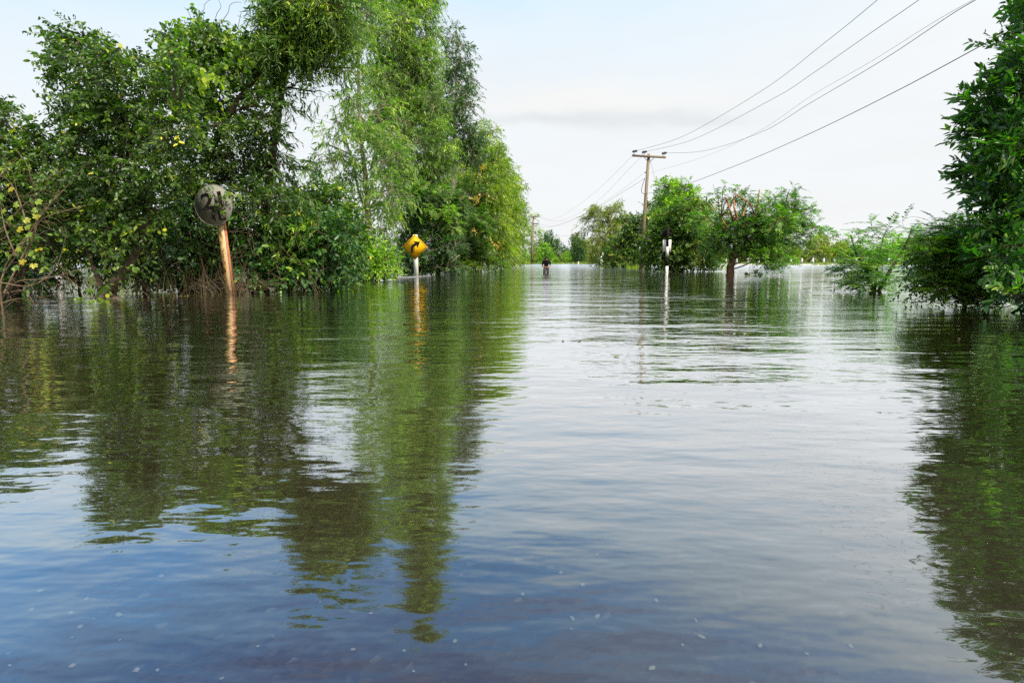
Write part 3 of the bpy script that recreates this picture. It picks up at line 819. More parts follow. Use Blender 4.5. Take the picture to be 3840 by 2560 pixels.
tree('understory_tree', 'green understory tree dotted with orange seed pods in the middle of the gum row', 'tree', Wb(1770, 1018),
     [(pp([(1770, 1025), (1775, 900), (1770, 800)], 37.5), [0.12, 0.10, 0.04])],
     cls([(1760, 730, 65, 45), (1750, 800, 70, 55), (1800, 850, 60, 55), (1740, 880, 60, 55), (1780, 940, 70, 50), (1720, 960, 60, 45), (1760, 1000, 70, 18, 4), (1830, 985, 60, 22, 4), (1700, 990, 50, 20, 4)], 37.5, 4.2, 0.5, 21),
     'pinnate', G_MID, B_DARK, 131, 'understory trees below the gums', fine=1.5, twig_r=0.006,
     extra=[(cls([(1790, 640, 40, 12), (1755, 740, 30, 10), (1820, 730, 26, 10), (1770, 850, 26, 8), (1850, 905, 24, 8)], 36.0, 0.35), 'broad', G_FLOWER, 'seed_pods', dict(fine=1.2, twig_r=0.0))])

# ------------------------------------------------------------------ bare branches at the left edge
def dry_stems(root, x0, x1, d, n, seed):
    rng = np.random.default_rng(seed); b = MB()
    for _ in range(n):
        x = rng.uniform(x0, x1); e = Wt(x, 974 + 1706 / d); e[1] = d + rng.normal() * 0.25; e[2] = -0.08
        h = rng.uniform(0.25, 1.1); lx = rng.normal() * 0.35
        t = e + np.array((lx, rng.normal() * 0.15, h)); m_ = (e + t) / 2 + np.array((rng.normal() * 0.12, 0, rng.uniform(0, 0.2)))
        b.tube(smooth_path([e, m_, t], 4), np.linspace(rng.uniform(0.004, 0.009), 0.002, 9), 4)
    b.build('dry_stems', B_TWIG, root)
fs_ = [o for o in C.objects if o.name.startswith('flooded_shrub')][0]
ts_ = [o for o in C.objects if o.name.startswith('thicket_shrub')]
dry_stems(fs_, 60, 680, 12.9, 90, 61); dry_stems(ts_[0], 660, 960, 13.7, 90, 62); dry_stems(ts_[1], 950, 1230, 14.3, 45, 63)

def bare_shrub():
    rng = np.random.default_rng(5)
    root = thing('bare_shrub', 'nearly bare arching branches with a few yellow lobed leaves at the left edge', 'shrub', Wb(10, 1150))
    b = MB()
    D0 = 9.4
    paths = [[(10, 1170), (5, 1050), (60, 960), (160, 800), (260, 690), (345, 590)], [(0, 1150), (20, 1000), (120, 860), (180, 780), (250, 660)],
             [(0, 1080), (-40, 950), (60, 800), (150, 720), (200, 650)], [(15, 1100), (100, 930), (150, 830), (250, 790), (345, 765)],
             [(10, 1120), (80, 1000), (140, 830), (110, 640), (60, 560)], [(20, 1150), (60, 1060), (170, 1045), (300, 1010)],
             [(0, 1140), (70, 1120), (140, 1140)], [(20, 1100), (90, 1090), (125, 1132), (145, 1140)], [(0, 1060), (120, 1070), (210, 1000), (252, 870)],
             [(-30, 1140), (-60, 900), (-20, 700), (70, 590)], [(60, 960), (20, 860), (0, 750)], [(110, 870), (60, 720), (0, 640)]]
    leafp = []
    for q, p in enumerate(paths):
        pts = smooth_path([P(x, y, D0 + rng.normal() * 0.12 + 0.08 * i) for i, (x, y) in enumerate(p)], 8)
        r0 = 0.02 * (0.6 + 0.5 * rng.random())
        b.tube(pts, np.linspace(r0, 0.004, len(pts)), 6, wob=0.05, rng=rng)
        for _ in range(7):
            i = rng.integers(len(pts) // 3, len(pts))
            e = pts[i] + rng.normal(size=3) * np.array((0.28, 0.15, 0.22))
            b.tube(smooth_path([pts[i], (pts[i] + e) / 2 + rng.normal(size=3) * 0.04, e], 4), np.linspace(0.005, 0.0018, 9), 4)
    b.build('stems', B_TWIG, root)
    lb = MB()
    spots = [(20, 790), (60, 770), (45, 820), (95, 825), (130, 785), (125, 760), (145, 820), (105, 845), (75, 930), (120, 950), (150, 935), (70, 860), (30, 960), (110, 880), (45, 700), (140, 755), (90, 985), (10, 740), (125, 1000), (55, 1005)]
    for x, y in spots:
        c = P(x + rng.normal() * 4, y + rng.normal() * 4, D0 - 0.1)
        # a five-lobed leaf: fan of small blades
        ax0 = unit(np.array((rng.normal() * 0.7, -0.35, -0.3 + rng.normal() * 0.6)))
        nr = unit(np.array((rng.normal() * 0.3, -1.0, 0.5)))
        sd_ = unit(np.cross(ax0, nr)); v = rng.random()
        n = 5
        an = np.radians([-100, -50, 0, 50, 100])
        A = np.array([ax0 * math.cos(t) + sd_ * math.sin(t) for t in an])
        leaf_faces(lb, np.repeat(c[None], n, 0), A, np.repeat(nr[None], n, 0), np.array([0.055, 0.07, 0.085, 0.07, 0.055]), np.array([0.05] * 5), np.full(n, v), True)
    lb.build('lobed_leaves', G_YEL, root)
bare_shrub()

def brush_pile():
    rng = np.random.default_rng(8)
    root = thing('brush_pile', 'heap of dry twigs in the water around the foot of the rusty post', 'brushwood', Wb(900, 1090))
    b = MB()
    for _ in range(110):
        x = rng.uniform(720, 1010); y = 1088 - abs(rng.normal()) * 26
        c = P(x, y, 13.9 + rng.normal() * 0.4); c[2] = max(c[2], 0.02)
        d = unit(np.array((rng.normal(), rng.normal() * 0.4, rng.normal() * 0.35))) * rng.uniform(0.15, 0.5)
        b.tube(smooth_path([c - d, c + rng.normal(size=3) * 0.04, c + d], 3), np.linspace(0.005, 0.0015, 7), 4)
    b.build('twigs', B_TWIG, root)
    b = MB()
    for _ in range(60):
        x = rng.uniform(600, 1250); y = rng.uniform(850, 1075)
        c = P(x, y, 13.9 + rng.normal() * 0.3)
        d = np.array((rng.normal() * 0.4, rng.normal() * 0.2, rng.uniform(0.1, 0.8)))
        b.tube(smooth_path([c, c + d * 0.5 + rng.normal(size=3) * 0.08, c + d], 4), np.linspace(0.006, 0.002, 9), 4)
    b.build('dead_stems', B_TWIG, root)
brush_pile()

# ------------------------------------------------------------------ right foreground
tree('glossy_tree', 'tall dense glossy-leaved tree filling the right edge, closest to the camera', 'tree', Wb(3900, 1170),
     [(pp([(3900, 1200), (3900, 1000), (3920, 700), (3950, 400), (4000, 100)], 8.6), [0.11, 0.10, 0.08, 0.06, 0.03]), (pp([(3880, 1180), (3820, 900), (3760, 700), (3720, 500)], 8.6), [0.07, 0.05, 0.04, 0.02])],
     cls([(3828, 170, 60, 60, 2.4), (3778, 290, 75, 70, 2.8), (3888, 280, 90, 100), (3728, 400, 80, 70), (3838, 430, 110, 100), (3688, 520, 75, 70, 3.2), (3798, 560, 110, 90), (3678, 620, 75, 60), (3748, 690, 110, 80), (3868, 680, 110, 90), (3718, 800, 90, 60), (3828, 820, 120, 80),
          (3938, 80, 110, 110), (4018, 250, 130, 150), (3988, 500, 130, 150), (4008, 750, 140, 130), (4058, -80, 150, 140), (4188, 100, 160, 200), (3888, 920, 120, 70), (4018, 950, 130, 90), (4138, 500, 160, 200), (4188, -220, 160, 140), (3838, 1020, 120, 70, 4.0), (3938, 1070, 120, 70, 4.0), (3738, 930, 90, 70), (3798, 1110, 90, 40, 3.5), (3898, 1140, 90, 30, 3.5)], 8.6, 4.6, 0.3, 30),
     'gloss', G_GLOSS, B_DARK, 140, None, limb_r=0.02, twig_r=0.003, puffsize=0.42, wind=(-0.2, -0.1, 0.05))
tree('feathery_shrub', 'dense feathery shrub spreading over the water under the glossy tree', 'shrub', Wb(3620, 1130),
     [(pp([(3620, 1150), (3600, 1050), (3580, 950)], 9.8), [0.04, 0.03, 0.015]), (pp([(3700, 1150), (3720, 1030), (3700, 920)], 9.6), [0.04, 0.03, 0.015])],
     cls([(3560, 880, 80, 45, 3), (3640, 870, 90, 60), (3500, 930, 70, 40, 2.6), (3600, 950, 110, 60), (3700, 950, 100, 70), (3520, 1010, 70, 40, 2.4), (3620, 1030, 110, 55), (3500, 1080, 60, 26, 2.2), (3580, 1090, 90, 30), (3700, 1060, 100, 60), (3790, 1110, 80, 40, 2.5), (3450, 1040, 50, 30, 1.6), (3690, 1110, 70, 30), (3560, 1040, 90, 50), (3640, 960, 90, 60)], 9.9, 3.4, 0.3, 31),
     'feather', G_FEATH, B_TWIG, 141, 'feathery shrubs on the right', limb_r=0.012, twig_r=0.003, puffsize=0.5, wind=(-0.3, 0, 0),
     extra=[(cls([(3530, 900, 70, 30), (3600, 960, 60, 30), (3500, 1000, 60, 30), (3590, 1040, 70, 30), (3500, 1060, 60, 20), (3650, 900, 50, 30), (3450, 950, 40, 20), (3560, 870, 60, 20), (3660, 1000, 60, 40), (3540, 1090, 60, 16), (3640, 1090, 50, 20)], 9.4, 2.6), 'feather', G_LIME, 'young_fronds', {}),
            (cls([(3470, 1000, 50, 30), (3550, 1060, 70, 35), (3480, 1070, 50, 22), (3640, 1060, 70, 40), (3560, 960, 60, 40), (3620, 900, 60, 40), (3700, 1100, 70, 30), (3760, 1060, 60, 50)], 9.6, 2.6), 'broad', G_MID, 'foliage', dict(fine=0.62))])
tree('feathery_shrub', 'airy feathery shrub standing alone in the water left of the glossy tree', 'shrub', Wb(3280, 1085),
     [(pp([(3275, 1100), (3250, 1020), (3210, 950), (3190, 880)], 14.6), [0.05, 0.035, 0.025, 0.012]), (pp([(3290, 1100), (3340, 1010), (3390, 930), (3420, 860)], 14.6), [0.05, 0.04, 0.03, 0.012]), (pp([(3280, 1095), (3290, 1000), (3310, 900)], 14.6), [0.03, 0.025, 0.01])],
     cls([(3200, 890, 60, 20, 1.5), (3260, 850, 55, 14, 1.5), (3340, 855, 70, 16, 1.6), (3430, 860, 60, 16, 1.6), (3200, 960, 70, 32, 1.8), (3300, 920, 80, 35, 1.9), (3400, 910, 75, 40, 2.0), (3160, 1040, 55, 25, 1.5), (3220, 1040, 70, 35, 2.4), (3310, 1030, 80, 40, 2.0), (3420, 980, 60, 30, 1.5), (3270, 1075, 90, 16, 2.8), (3380, 1050, 60, 20, 1.2), (3480, 920, 50, 30, 1.8), (3160, 1000, 50, 30, 1.8), (3250, 1000, 80, 40, 2.6)], 14.6, 2.4, 0.3, 32),
     'feather', G_FEATH, B_DARK, 142, 'feathery shrubs on the right', fine=1.3, limb_r=0.014, twig_r=0.004, puffsize=0.5,
     extra=[(cls([(3190, 985, 45, 20), (3250, 1015, 40, 20), (3180, 1060, 30, 14)], 14.0, 1.5), 'feather', G_LIME, 'young_fronds', dict(fine=1.3))])

# ------------------------------------------------------------------ trees right of the road
RG = 'trees standing in the water right of the road'
def lopped_tree():
    d = 28.4
    r = tree('lopped_tree', 'round tree with orange cut-back limbs sticking out of its crown and a bare leaning trunk', 'tree', Wb(2733, 1034),
         [(pp([(2733, 1045), (2740, 1000), (2752, 950), (2765, 905), (2790, 870)], d), [0.22, 0.175, 0.155, 0.14, 0.10]), (pp([(2762, 915), (2720, 870), (2700, 820)], d), [0.12, 0.08, 0.05]),
          (pp([(2780, 885), (2850, 850), (2920, 810), (2990, 770)], d), [0.13, 0.09, 0.06, 0.02])],
         cls([(2700, 870, 70, 45), (2640, 830, 55, 40, 2.6), (2750, 840, 70, 45, 3.0), (2810, 870, 80, 55), (2890, 840, 80, 60), (2960, 820, 60, 55, 3.4), (2870, 910, 80, 45), (2780, 925, 60, 32, 3.4), (2950, 900, 60, 50), (2690, 930, 55, 30, 3.2), (2910, 960, 65, 30, 2.8), (2870, 770, 55, 40, 2.6), (2930, 750, 50, 32, 2.2), (2990, 760, 40, 30, 1.6),
              (2740, 740, 45, 20, 1.4), (2790, 745, 45, 25, 1.6), (2715, 700, 16, 16, 1.5), (2770, 705, 22, 12, 1.4), (2680, 725, 8, 6, 1.5), (3020, 800, 45, 40, 1.5), (3055, 855, 40, 28, 1.4), (3030, 880, 35, 28, 1.5), (2960, 710, 28, 14, 1.1), (2985, 720, 18, 10, 1), (2935, 1000, 28, 18, 1.3), (2890, 995, 20, 14, 1), (2820, 960, 40, 20, 2)], d, 3.2, 0.5, 33),
         'pinnate', G_FEATH, B_RED, 150, RG, fine=1.2, twig_r=0.005, limb_r=0.03, puffsize=0.42)
    rng = np.random.default_rng(3)
    for p, w0 in [([(2750, 830), (2738, 790), (2731, 762), (2718, 740)], 0.07), ([(2765, 820), (2754, 780), (2753, 750), (2760, 732)], 0.07), ([(2758, 727), (2845, 788)], 0.05),
                  ([(2786, 812), (2792, 780), (2799, 750)], 0.06), ([(2832, 815), (2822, 785), (2811, 760)], 0.06), ([(2828, 815), (2838, 775), (2848, 712)], 0.06), ([(2728, 855), (2715, 835), (2708, 820)], 0.05),
                  ([(2762, 826), (2742, 808), (2720, 808)], 0.05), ([(2675, 790), (2662, 765)], 0.04), ([(2780, 855), (2800, 835), (2828, 818)], 0.035)]:
        b = MB(); sp = smooth_path([P(x, y, d - 0.7 + 0.25 * rng.normal()) for x, y in p], 5)
        b.tube(sp, np.linspace(w0, w0 * 0.62, len(sp)) * 0.72, 8, wob=0.06, rng=rng)
        b.build('cut_branch', B_CUT, r, smooth=True)
lopped_tree()
tree('spreading_tree', 'wide bushy tree with leaves down to the water behind the striped signal post', 'tree', Wb(2550, 1020),
     [(pp([(2545, 1025), (2550, 960), (2560, 880), (2570, 820)], 38), [0.3, 0.25, 0.18, 0.06]), (pp([(2530, 1025), (2510, 960), (2480, 880)], 38), [0.2, 0.15, 0.06])],
     cls([(2520, 830, 60, 40), (2590, 790, 60, 40), (2650, 800, 50, 38, 3), (2488, 860, 42, 38), (2560, 880, 90, 55), (2650, 880, 70, 55), (2435, 890, 26, 22), (2490, 930, 70, 50), (2580, 950, 90, 45), (2670, 940, 55, 40), (2480, 985, 60, 28), (2560, 1000, 70, 14), (2640, 985, 50, 20, 3)], 38, 4.2, 0.8, 34),
     'broad', G_MID, B_DARK, 151, RG, fine=1.7, twig_r=0.006, limb_r=0.06, wind=(0, 0, -0.25),
     extra=[(cls([(2600, 765, 40, 12, 1.2), (2640, 930, 30, 24, 0.8), (2600, 920, 20, 24, 0.7), (2560, 780, 30, 10, 1)], 36.8, 1.0), 'narrow', G_OLIVE, 'seed_heads', dict(fine=1.6))])
tree('cloud_tree', 'tall tree of rounded bright leaf clusters behind the nearer power pole', 'tree', Wb(2520, 1005),
     [(pp([(2530, 1010), (2530, 850), (2540, 750)], 60), [0.35, 0.25, 0.06])],
     cls([(2498, 705, 26, 26), (2500, 745, 32, 26), (2558, 700, 34, 26), (2560, 745, 38, 26), (2598, 735, 18, 26), (2592, 775, 32, 26), (2530, 790, 50, 34), (2470, 790, 34, 28), (2455, 830, 26, 24), (2520, 840, 60, 30), (2610, 790, 26, 18, 3), (2590, 830, 50, 30)], 60, 5.0, 0.7, 35),
     'broad', G_LIME, B_DARK, 152, RG, fine=1.9, twig_r=0.01, limb_r=0.08, puffsize=0.5)
tree('roadside_tree', 'dark green tree with brown trunk at the foot of the nearer power pole', 'tree', Wb(2370, 1005),
     [(pp([(2372, 1010), (2375, 960), (2380, 880)], 56), [0.28, 0.24, 0.1])],
     cls([(2420, 795, 22, 22, 3), (2400, 825, 28, 25), (2350, 830, 22, 25), (2400, 870, 50, 30), (2360, 900, 45, 30), (2330, 935, 45, 28), (2400, 930, 45, 32), (2350, 975, 60, 22), (2300, 960, 34, 28), (2410, 980, 40, 18, 3)], 56, 5.0, 0.7, 36),
     'broad', G_MID, B_RED, 153, RG, fine=1.8, twig_r=0.01, limb_r=0.07)
tree('roadside_tree', 'olive tree with a ragged top, leftmost of the trees right of the road', 'tree', Wb(2290, 999),
     [(pp([(2300, 1006), (2290, 900), (2280, 800)], 69), [0.28, 0.2, 0.06])],
     cls([(2285, 780, 22, 16, 2.2), (2250, 800, 34, 20, 2.4), (2320, 795, 36, 16, 2.2), (2225, 830, 32, 22, 2.6), (2280, 835, 45, 28, 3.2), (2215, 868, 30, 16, 2.4), (2265, 885, 40, 28), (2290, 930, 40, 28), (2270, 965, 32, 26), (2340, 830, 30, 26, 2.4), (2300, 990, 34, 12)], 69, 3.8, 0.8, 37),
     'narrow', G_OLIVE, B_DARK, 154, RG, fine=3.0, twig_r=0.01, limb_r=0.06)

# ------------------------------------------------------------------ far trees
def far_proto(name, label, rows, mt, bm, seed, fine, spec='broad', lai=5.0, group='distant trees beyond the flood'):
    """rows: (x, z, rx, rz) metres round the local origin"""
    rng = np.random.default_rng(seed)
    H = max(r[1] for r in rows)
    clumps = [(np.array((x, rng.normal() * rx * 0.4, z + 0.0)), (rx, rx, rz), lai) for x, z, rx, rz in rows]
    root = thing(name, label, 'tree', (0, 0, 0), group)
    lb = MB(); tb = MB()
    grow(lb, None, clumps, spec, rng, fine, 1.0, 0, 0.42)
    tb.tube(smooth_path([(0, 0, -0.6), (0.1, 0, H * 0.4), (0, 0, H * 0.85)], 5), np.linspace(0.22, 0.05, 11), 7)
    lb.build('crown', mt, root, origin=None); tb.build('trunk', bm, root)
    return root

def copy_thing(root, loc, rz=0, sc_=(1, 1, 1), label=None):
    r = root.copy(); C.objects.link(r); r.location = loc; r.rotation_euler = (0, 0, rz); r.scale = sc_
    if label: r['label'] = label
    for ch in list(root.children):
        c = ch.copy(); C.objects.link(c); c.parent = r
    return r

def put(root, px, top, d, H0, W0, wpx, label, rz=0, first=False, zb=0.1):
    g = P(px, top, d)
    h = g[2] - zb
    wm = wpx * d / F
    loc = (g[0], d, zb); s_ = (wm / W0, wm / W0, h / H0)
    if first:
        root.location = loc; root.rotation_euler = (0, 0, rz); root.scale = s_; root['label'] = label
        return root
    return copy_thing(root, loc, rz, s_, label)

dome = far_proto('far_tree', 'x', [(0, 5.6, 2.0, 1.3), (-1.4, 4.4, 1.8, 1.3), (1.5, 4.4, 1.8, 1.4), (0, 3.2, 2.6, 1.4), (-2.0, 2.6, 1.3, 1.2), (2.1, 2.6, 1.3, 1.2), (0, 1.4, 2.6, 1.0)], G_DARK, B_DARK, 201, 2.6)
mound = far_proto('far_tree', 'x', [(0, 2.5, 1.5, 0.9), (-1.5, 1.7, 1.2, 0.9), (1.5, 1.8, 1.3, 0.9), (0, 1.0, 2.2, 0.8), (-2.2, 0.7, 0.9, 0.6), (2.3, 0.8, 0.9, 0.7)], G_OLIVE, B_DARK, 202, 2.4)
lime = far_proto('far_tree', 'x', [(0.2, 3.6, 0.9, 0.8), (-0.8, 2.6, 0.9, 0.7), (1.0, 2.5, 0.9, 0.7), (0, 1.6, 1.6, 0.8), (-1.2, 0.9, 0.9, 0.7), (1.3, 0.9, 0.9, 0.7)], G_LIME, B_DARK, 203, 2.2)
slim = far_proto('far_tree', 'x', [(0, 10.0, 0.9, 1.0), (-0.5, 8.3, 1.1, 1.1), (0.7, 7.0, 1.2, 1.2), (-0.7, 5.6, 1.2, 1.1), (0.6, 4.2, 1.4, 1.0), (-0.5, 2.6, 1.5, 1.0), (0.6, 1.2, 1.4, 0.8)], G_GUMY, B_PALE, 204, 2.2, 'gum', 2.4)
put(dome, 2056, 874, 128, 6.9, 6.6, 78, 'dark domed tree beyond the far shore, behind the wading person', 0, True)
put(mound, 3090, 880, 128, 3.4, 6.0, 150, 'large olive bush behind the white fence, left of the airy feathery shrub', 0, True)
put(lime, 1962, 938, 106, 4.4, 3.6, 44, 'bright lime bush at the foot of the farther power pole', 0, True, 0.0)
put(slim, 1992, 800, 122, 11.0, 3.6, 60, 'thin airy gum standing behind the farther power pole', 0, True)
put(mound, 2172, 890, 118, 3.4, 6.0, 72, 'rounded blossoming tree left of the small diamond sign', 0.7)
put(lime, 2043, 915, 116, 4.4, 3.6, 56, 'lime shrub right behind the wading person')
put(dome, 2170, 884, 116, 6.9, 6.6, 58, 'dome-shaped green tree centred between the person and the diamond sign', 1.2)
put(slim, 2012, 870, 126, 11.0, 3.6, 46, 'second thin gum, lower, right of the farther power pole', 2.0)
rngf = np.random.default_rng(77)
far_rows = [(mound, 2100, 950, 150, 60, 'low pale bush midway along the far shore'), (lime, 2130, 945, 140, 40, 'small lime bush left of the dome-shaped green tree'), (dome, 2125, 925, 175, 60, 'bluish tree in the gap right of the dark domed tree'),
            (mound, 2225, 905, 150, 70, 'pale tree behind the small diamond sign'), (lime, 2080, 960, 120, 34, 'low lime clump right of the person'), (mound, 2010, 950, 120, 50, 'olive bush low behind the farther power pole'),
            (dome, 2300, 900, 160, 90, 'far green tree behind the olive tree'), (mound, 2420, 930, 150, 90, 'far bush seen under the nearer power pole'), (lime, 2452, 962, 95, 40, 'lime plant showing under the spreading tree'),
            (mound, 2760, 925, 140, 130, 'far bush behind the bare leaning trunk'), (lime, 2860, 955, 100, 60, 'lime shrub on the fence under the lopped tree'), (dome, 2900, 900, 150, 110, 'far green tree behind the right half of the lopped tree'),
            (mound, 2985, 915, 150, 110, 'dull green bush right of the lopped tree behind the fence'), (dome, 2860, 880, 170, 100, 'farther tree above the fence left of the dull bush'), (lime, 2965, 960, 98, 46, 'lime banana-like plant by the fence right of the bare trunk'),
            (dome, 3170, 905, 160, 90, 'pale tree just left of the airy feathery shrub, past the olive bush'), (lime, 3240, 905, 92, 90, 'sunlit lime bush behind the left of the airy feathery shrub'), (lime, 3350, 880, 96, 110, 'sunlit lime bush behind the right of the airy feathery shrub'),
            (mound, 3440, 890, 100, 140, 'olive bush behind the left of the dense feathery shrub'), (mound, 3580, 880, 105, 160, 'olive bush hidden behind the dense feathery shrub'), (lime, 3690, 880, 90, 110, 'lime bush glimpsed through the glossy tree'), (mound, 3800, 870, 100, 160, 'olive bush glimpsed through the glossy tree at the right edge'),
            (mound, 2640, 935, 145, 110, 'far bush behind the spreading tree and the fence')]
for pr, px, top, d, wpx, lab in far_rows:
    put(pr, px, top, d, {id(dome): 6.9, id(mound): 3.4, id(lime): 4.4}[id(pr)], {id(dome): 6.6, id(mound): 6.0, id(lime): 3.6}[id(pr)], wpx, lab, rngf.uniform(0, 6.28))
for q, (px, top, wpx, d, lab) in enumerate([(60, 800, 330, 62, 'far tree seen through the bushy tree'), (420, 760, 330, 66, 'far tree seen behind the leaning trunk'), (760, 820, 300, 64, 'far tree seen behind the thicket by the rusty post'), (1080, 800, 260, 66, 'far tree seen behind the weeping leaves'), (-260, 780, 360, 60, 'far tree off the left end of the scrub'), (1290, 850, 200, 70, 'far tree seen left of the pale gum trunk')]):
    put([dome, mound][q % 2], px, top, d, [6.9, 3.4][q % 2], [6.6, 6.0][q % 2], wpx, lab, q * 1.1, False, -0.2)
# ------------------------------------------------------------------ painted and metal materials
M_YEL = paint_mat('sign_yellow', (0.90, 0.50, 0.005), (0.7, 0.4, 0.02), 0.05, 0.6, 40, 0.2)
M_YEDGE = paint_mat('sign_yellow_edge', (0.80, 0.48, 0.02), (0.6, 0.3, 0.02), 0.05, 0.6, 40, 0.2)
M_BLACK = paint_mat('black_paint', (0.010, 0.009, 0.009), (0.04, 0.03, 0.025), 0.3, 0.8, 6, 0.1)
M_WHITE = paint_mat('white_paint', (0.74, 0.73, 0.68), (0.42, 0.38, 0.28), 0.35, 0.6, 7)
M_FENCE = paint_mat('limewashed_concrete', (0.58, 0.57, 0.52), (0.30, 0.28, 0.22), 0.6, 0.8, 3)
M_CONC = paint_mat('weathered_concrete', (0.21, 0.165, 0.11), (0.12, 0.10, 0.07), 0.7, 0.9, 5, 0.2)
M_INS = paint_mat('dark_ceramic', (0.02, 0.017, 0.02), (0.05, 0.04, 0.04), 0.3, 0.3, 9)
M_WIRE = paint_mat('wire_black', (0.02, 0.02, 0.022), (0.05, 0.05, 0.05), 0.3, 0.5, 9)
M_GALV = paint_mat('galvanised', (0.40, 0.41, 0.42), (0.2, 0.19, 0.17), 0.4, 0.5, 8)
M_RUSTD = paint_mat('rust_dark', (0.10, 0.035, 0.018), (0.03, 0.015, 0.01), 0.5, 0.85, 20, 0.2)
M_SKIN = paint_mat('skin', (0.30, 0.15, 0.09), (0.24, 0.11, 0.06), 0.3, 0.5, 10)
M_SHIRT = paint_mat('black_cloth', (0.010, 0.011, 0.014), (0.02, 0.022, 0.03), 0.6, 0.9, 10)
M_TROU = paint_mat('wet_dark_cloth', (0.035, 0.032, 0.045), (0.10, 0.09, 0.11), 0.5, 0.6, 14)
M_HAIR = paint_mat('black_hair', (0.006, 0.005, 0.005), (0.02, 0.015, 0.012), 0.4, 0.45, 30)
M_STONE = paint_mat('pale_stone', (0.30, 0.29, 0.26), (0.14, 0.13, 0.11), 0.4, 0.8, 60)

def rusty_mat(name, paint, cov, pat=6.0):
    m, k, out = new_mat(name)
    tc = k.n('ShaderNodeTexCoord')
    v = k.mapping(tc.outputs['Object'], (1, 1, 0.35))
    n = k.noise(v, pat, 7, 0.7, 0.4).outputs[0]
    n2 = k.noise(tc.outputs['Object'], 30, 4, 0.6).outputs[0]
    f = k.ramp(n, [(cov - 0.04, (0, 0, 0)), (cov + 0.05, (1, 1, 1))])
    rust = k.ramp(n2, [(0.3, (0.10, 0.028, 0.010)), (0.7, (0.36, 0.13, 0.035))])
    c = k.mix(f, rgb(*paint), rust)
    k.l(principled(k, c, 0.8, 0.2, bump(k, n2, 0.3, 0.004)), out.inputs[0])
    return m
M_POSTY = rusty_mat('rusty_cream_paint', (0.62, 0.44, 0.19), 0.57, 7)
M_POSTR = rusty_mat('rusty_red_side', (0.40, 0.16, 0.075), 0.56, 7)
M_PLATE = rusty_mat('rusty_white_plate', (0.24, 0.24, 0.20), 0.70, 4)

def plane_poly(mb, pts, y, depth=0.0, mat=0):
    """flat polygon in the x-z plane facing -y, optionally thick"""
    pts = [(a, y, b) for a, b in pts]
    n = len(pts)
    if depth:
        V = pts + [(a, y + depth, b) for a, _, b in pts]
        fs = [list(range(n)), list(range(2 * n - 1, n - 1, -1))] + [[i, i + n, (i + 1) % n + n, (i + 1) % n] for i in range(n)]
        mb.add(V, fs, 0.5, mat)
    else:
        mb.add(pts, [list(range(n))], 0.5, mat)

def rounded(poly, r, n=5):
    out_ = []
    m = len(poly)
    for i in range(m):
        p = np.array(poly[i], float); a = np.array(poly[i - 1], float); b = np.array(poly[(i + 1) % m], float)
        da = (a - p) / np.linalg.norm(a - p); db = (b - p) / np.linalg.norm(b - p)
        s, e = p + da * r, p + db * r
        for t in np.linspace(0, 1, n):
            out_.append(tuple((1 - t) ** 2 * s + 2 * t * (1 - t) * p + t * t * e))
    return out_

# ------------------------------------------------------------------ yellow arrow sign
def arrow_sign():
    d = 27.5
    c = P(1556, 926, d)
    root = thing('road_sign', 'yellow diamond sign with a black arrow bending right on a white post in the water', 'sign', (c[0], d, 0))
    b = MB()
    a = P(1556, 880, d); e = P(1561, 1036, d)
    b.obox((e[0], d + 0.06, -0.35), (a[0], d + 0.06, a[2]), 0.20, 0.09)
    b.build('post', M_WHITE, root)
    hd = 0.60
    off = lambda pts: [(c[0] + x, c[2] + z) for x, z in pts]
    dia = lambda h, r: rounded([(-h, 0), (0, -h), (h, 0), (0, h)], r * 0.6)
    b = MB(); plane_poly(b, off(dia(hd, 0.05)), d, 0.006); pl = b.build('plate', M_YEDGE, root)
    b = MB(); plane_poly(b, off(dia(hd * 0.93, 0.03)), d - 0.002, 0.0015); b.build('border', M_BLACK, root)
    b = MB(); plane_poly(b, off(dia(hd * 0.865, 0.025)), d - 0.004, 0.0015); b.build('face', M_YEL, root)
    S = hd / 357.0
    # arrow as two convex-ish pieces
    ctr = (450, 517)
    tr = lambda p: (c[0] + (p[0] - ctr[0]) * S, c[2] - (p[1] - ctr[1]) * S)
    outer = [(325, 692), (325, 560), (334, 515), (350, 480), (375, 452), (405, 432), (440, 416), (470, 405)]
    inner = [(395, 692), (396, 590), (402, 560), (414, 535), (432, 515), (458, 497), (482, 482), (505, 472)]
    b = MB()
    V = [(*tr(p),) for p in outer] + [(*tr(p),) for p in inner]
    n = len(outer); yy = d - 0.006
    V3 = [(x, yy, z) for x, z in V]
    b.add(V3, np.array([[i, i + n, i + n + 1, i + 1] for i in range(n - 1)]))
    head = [(425, 358), (440, 355), (603, 371), (532, 532), (518, 536), (506, 522), (500, 474), (462, 420), (455, 400), (432, 384), (422, 370)]
    plane_poly(b, [tr(p) for p in head], yy - 0.001)
    b.build('arrow', M_BLACK, root)
    for px, py in ((457, 265), (450, 760)):
        b = MB(); x, z = tr((px, py))
        plane_poly(b, [(x + 0.012 * math.cos(t), z + 0.012 * math.sin(t)) for t in np.linspace(0, 2 * math.pi, 8, endpoint=False)], d - 0.009, 0.004)
        b.build('bolt', M_RUSTD, root)
arrow_sign()

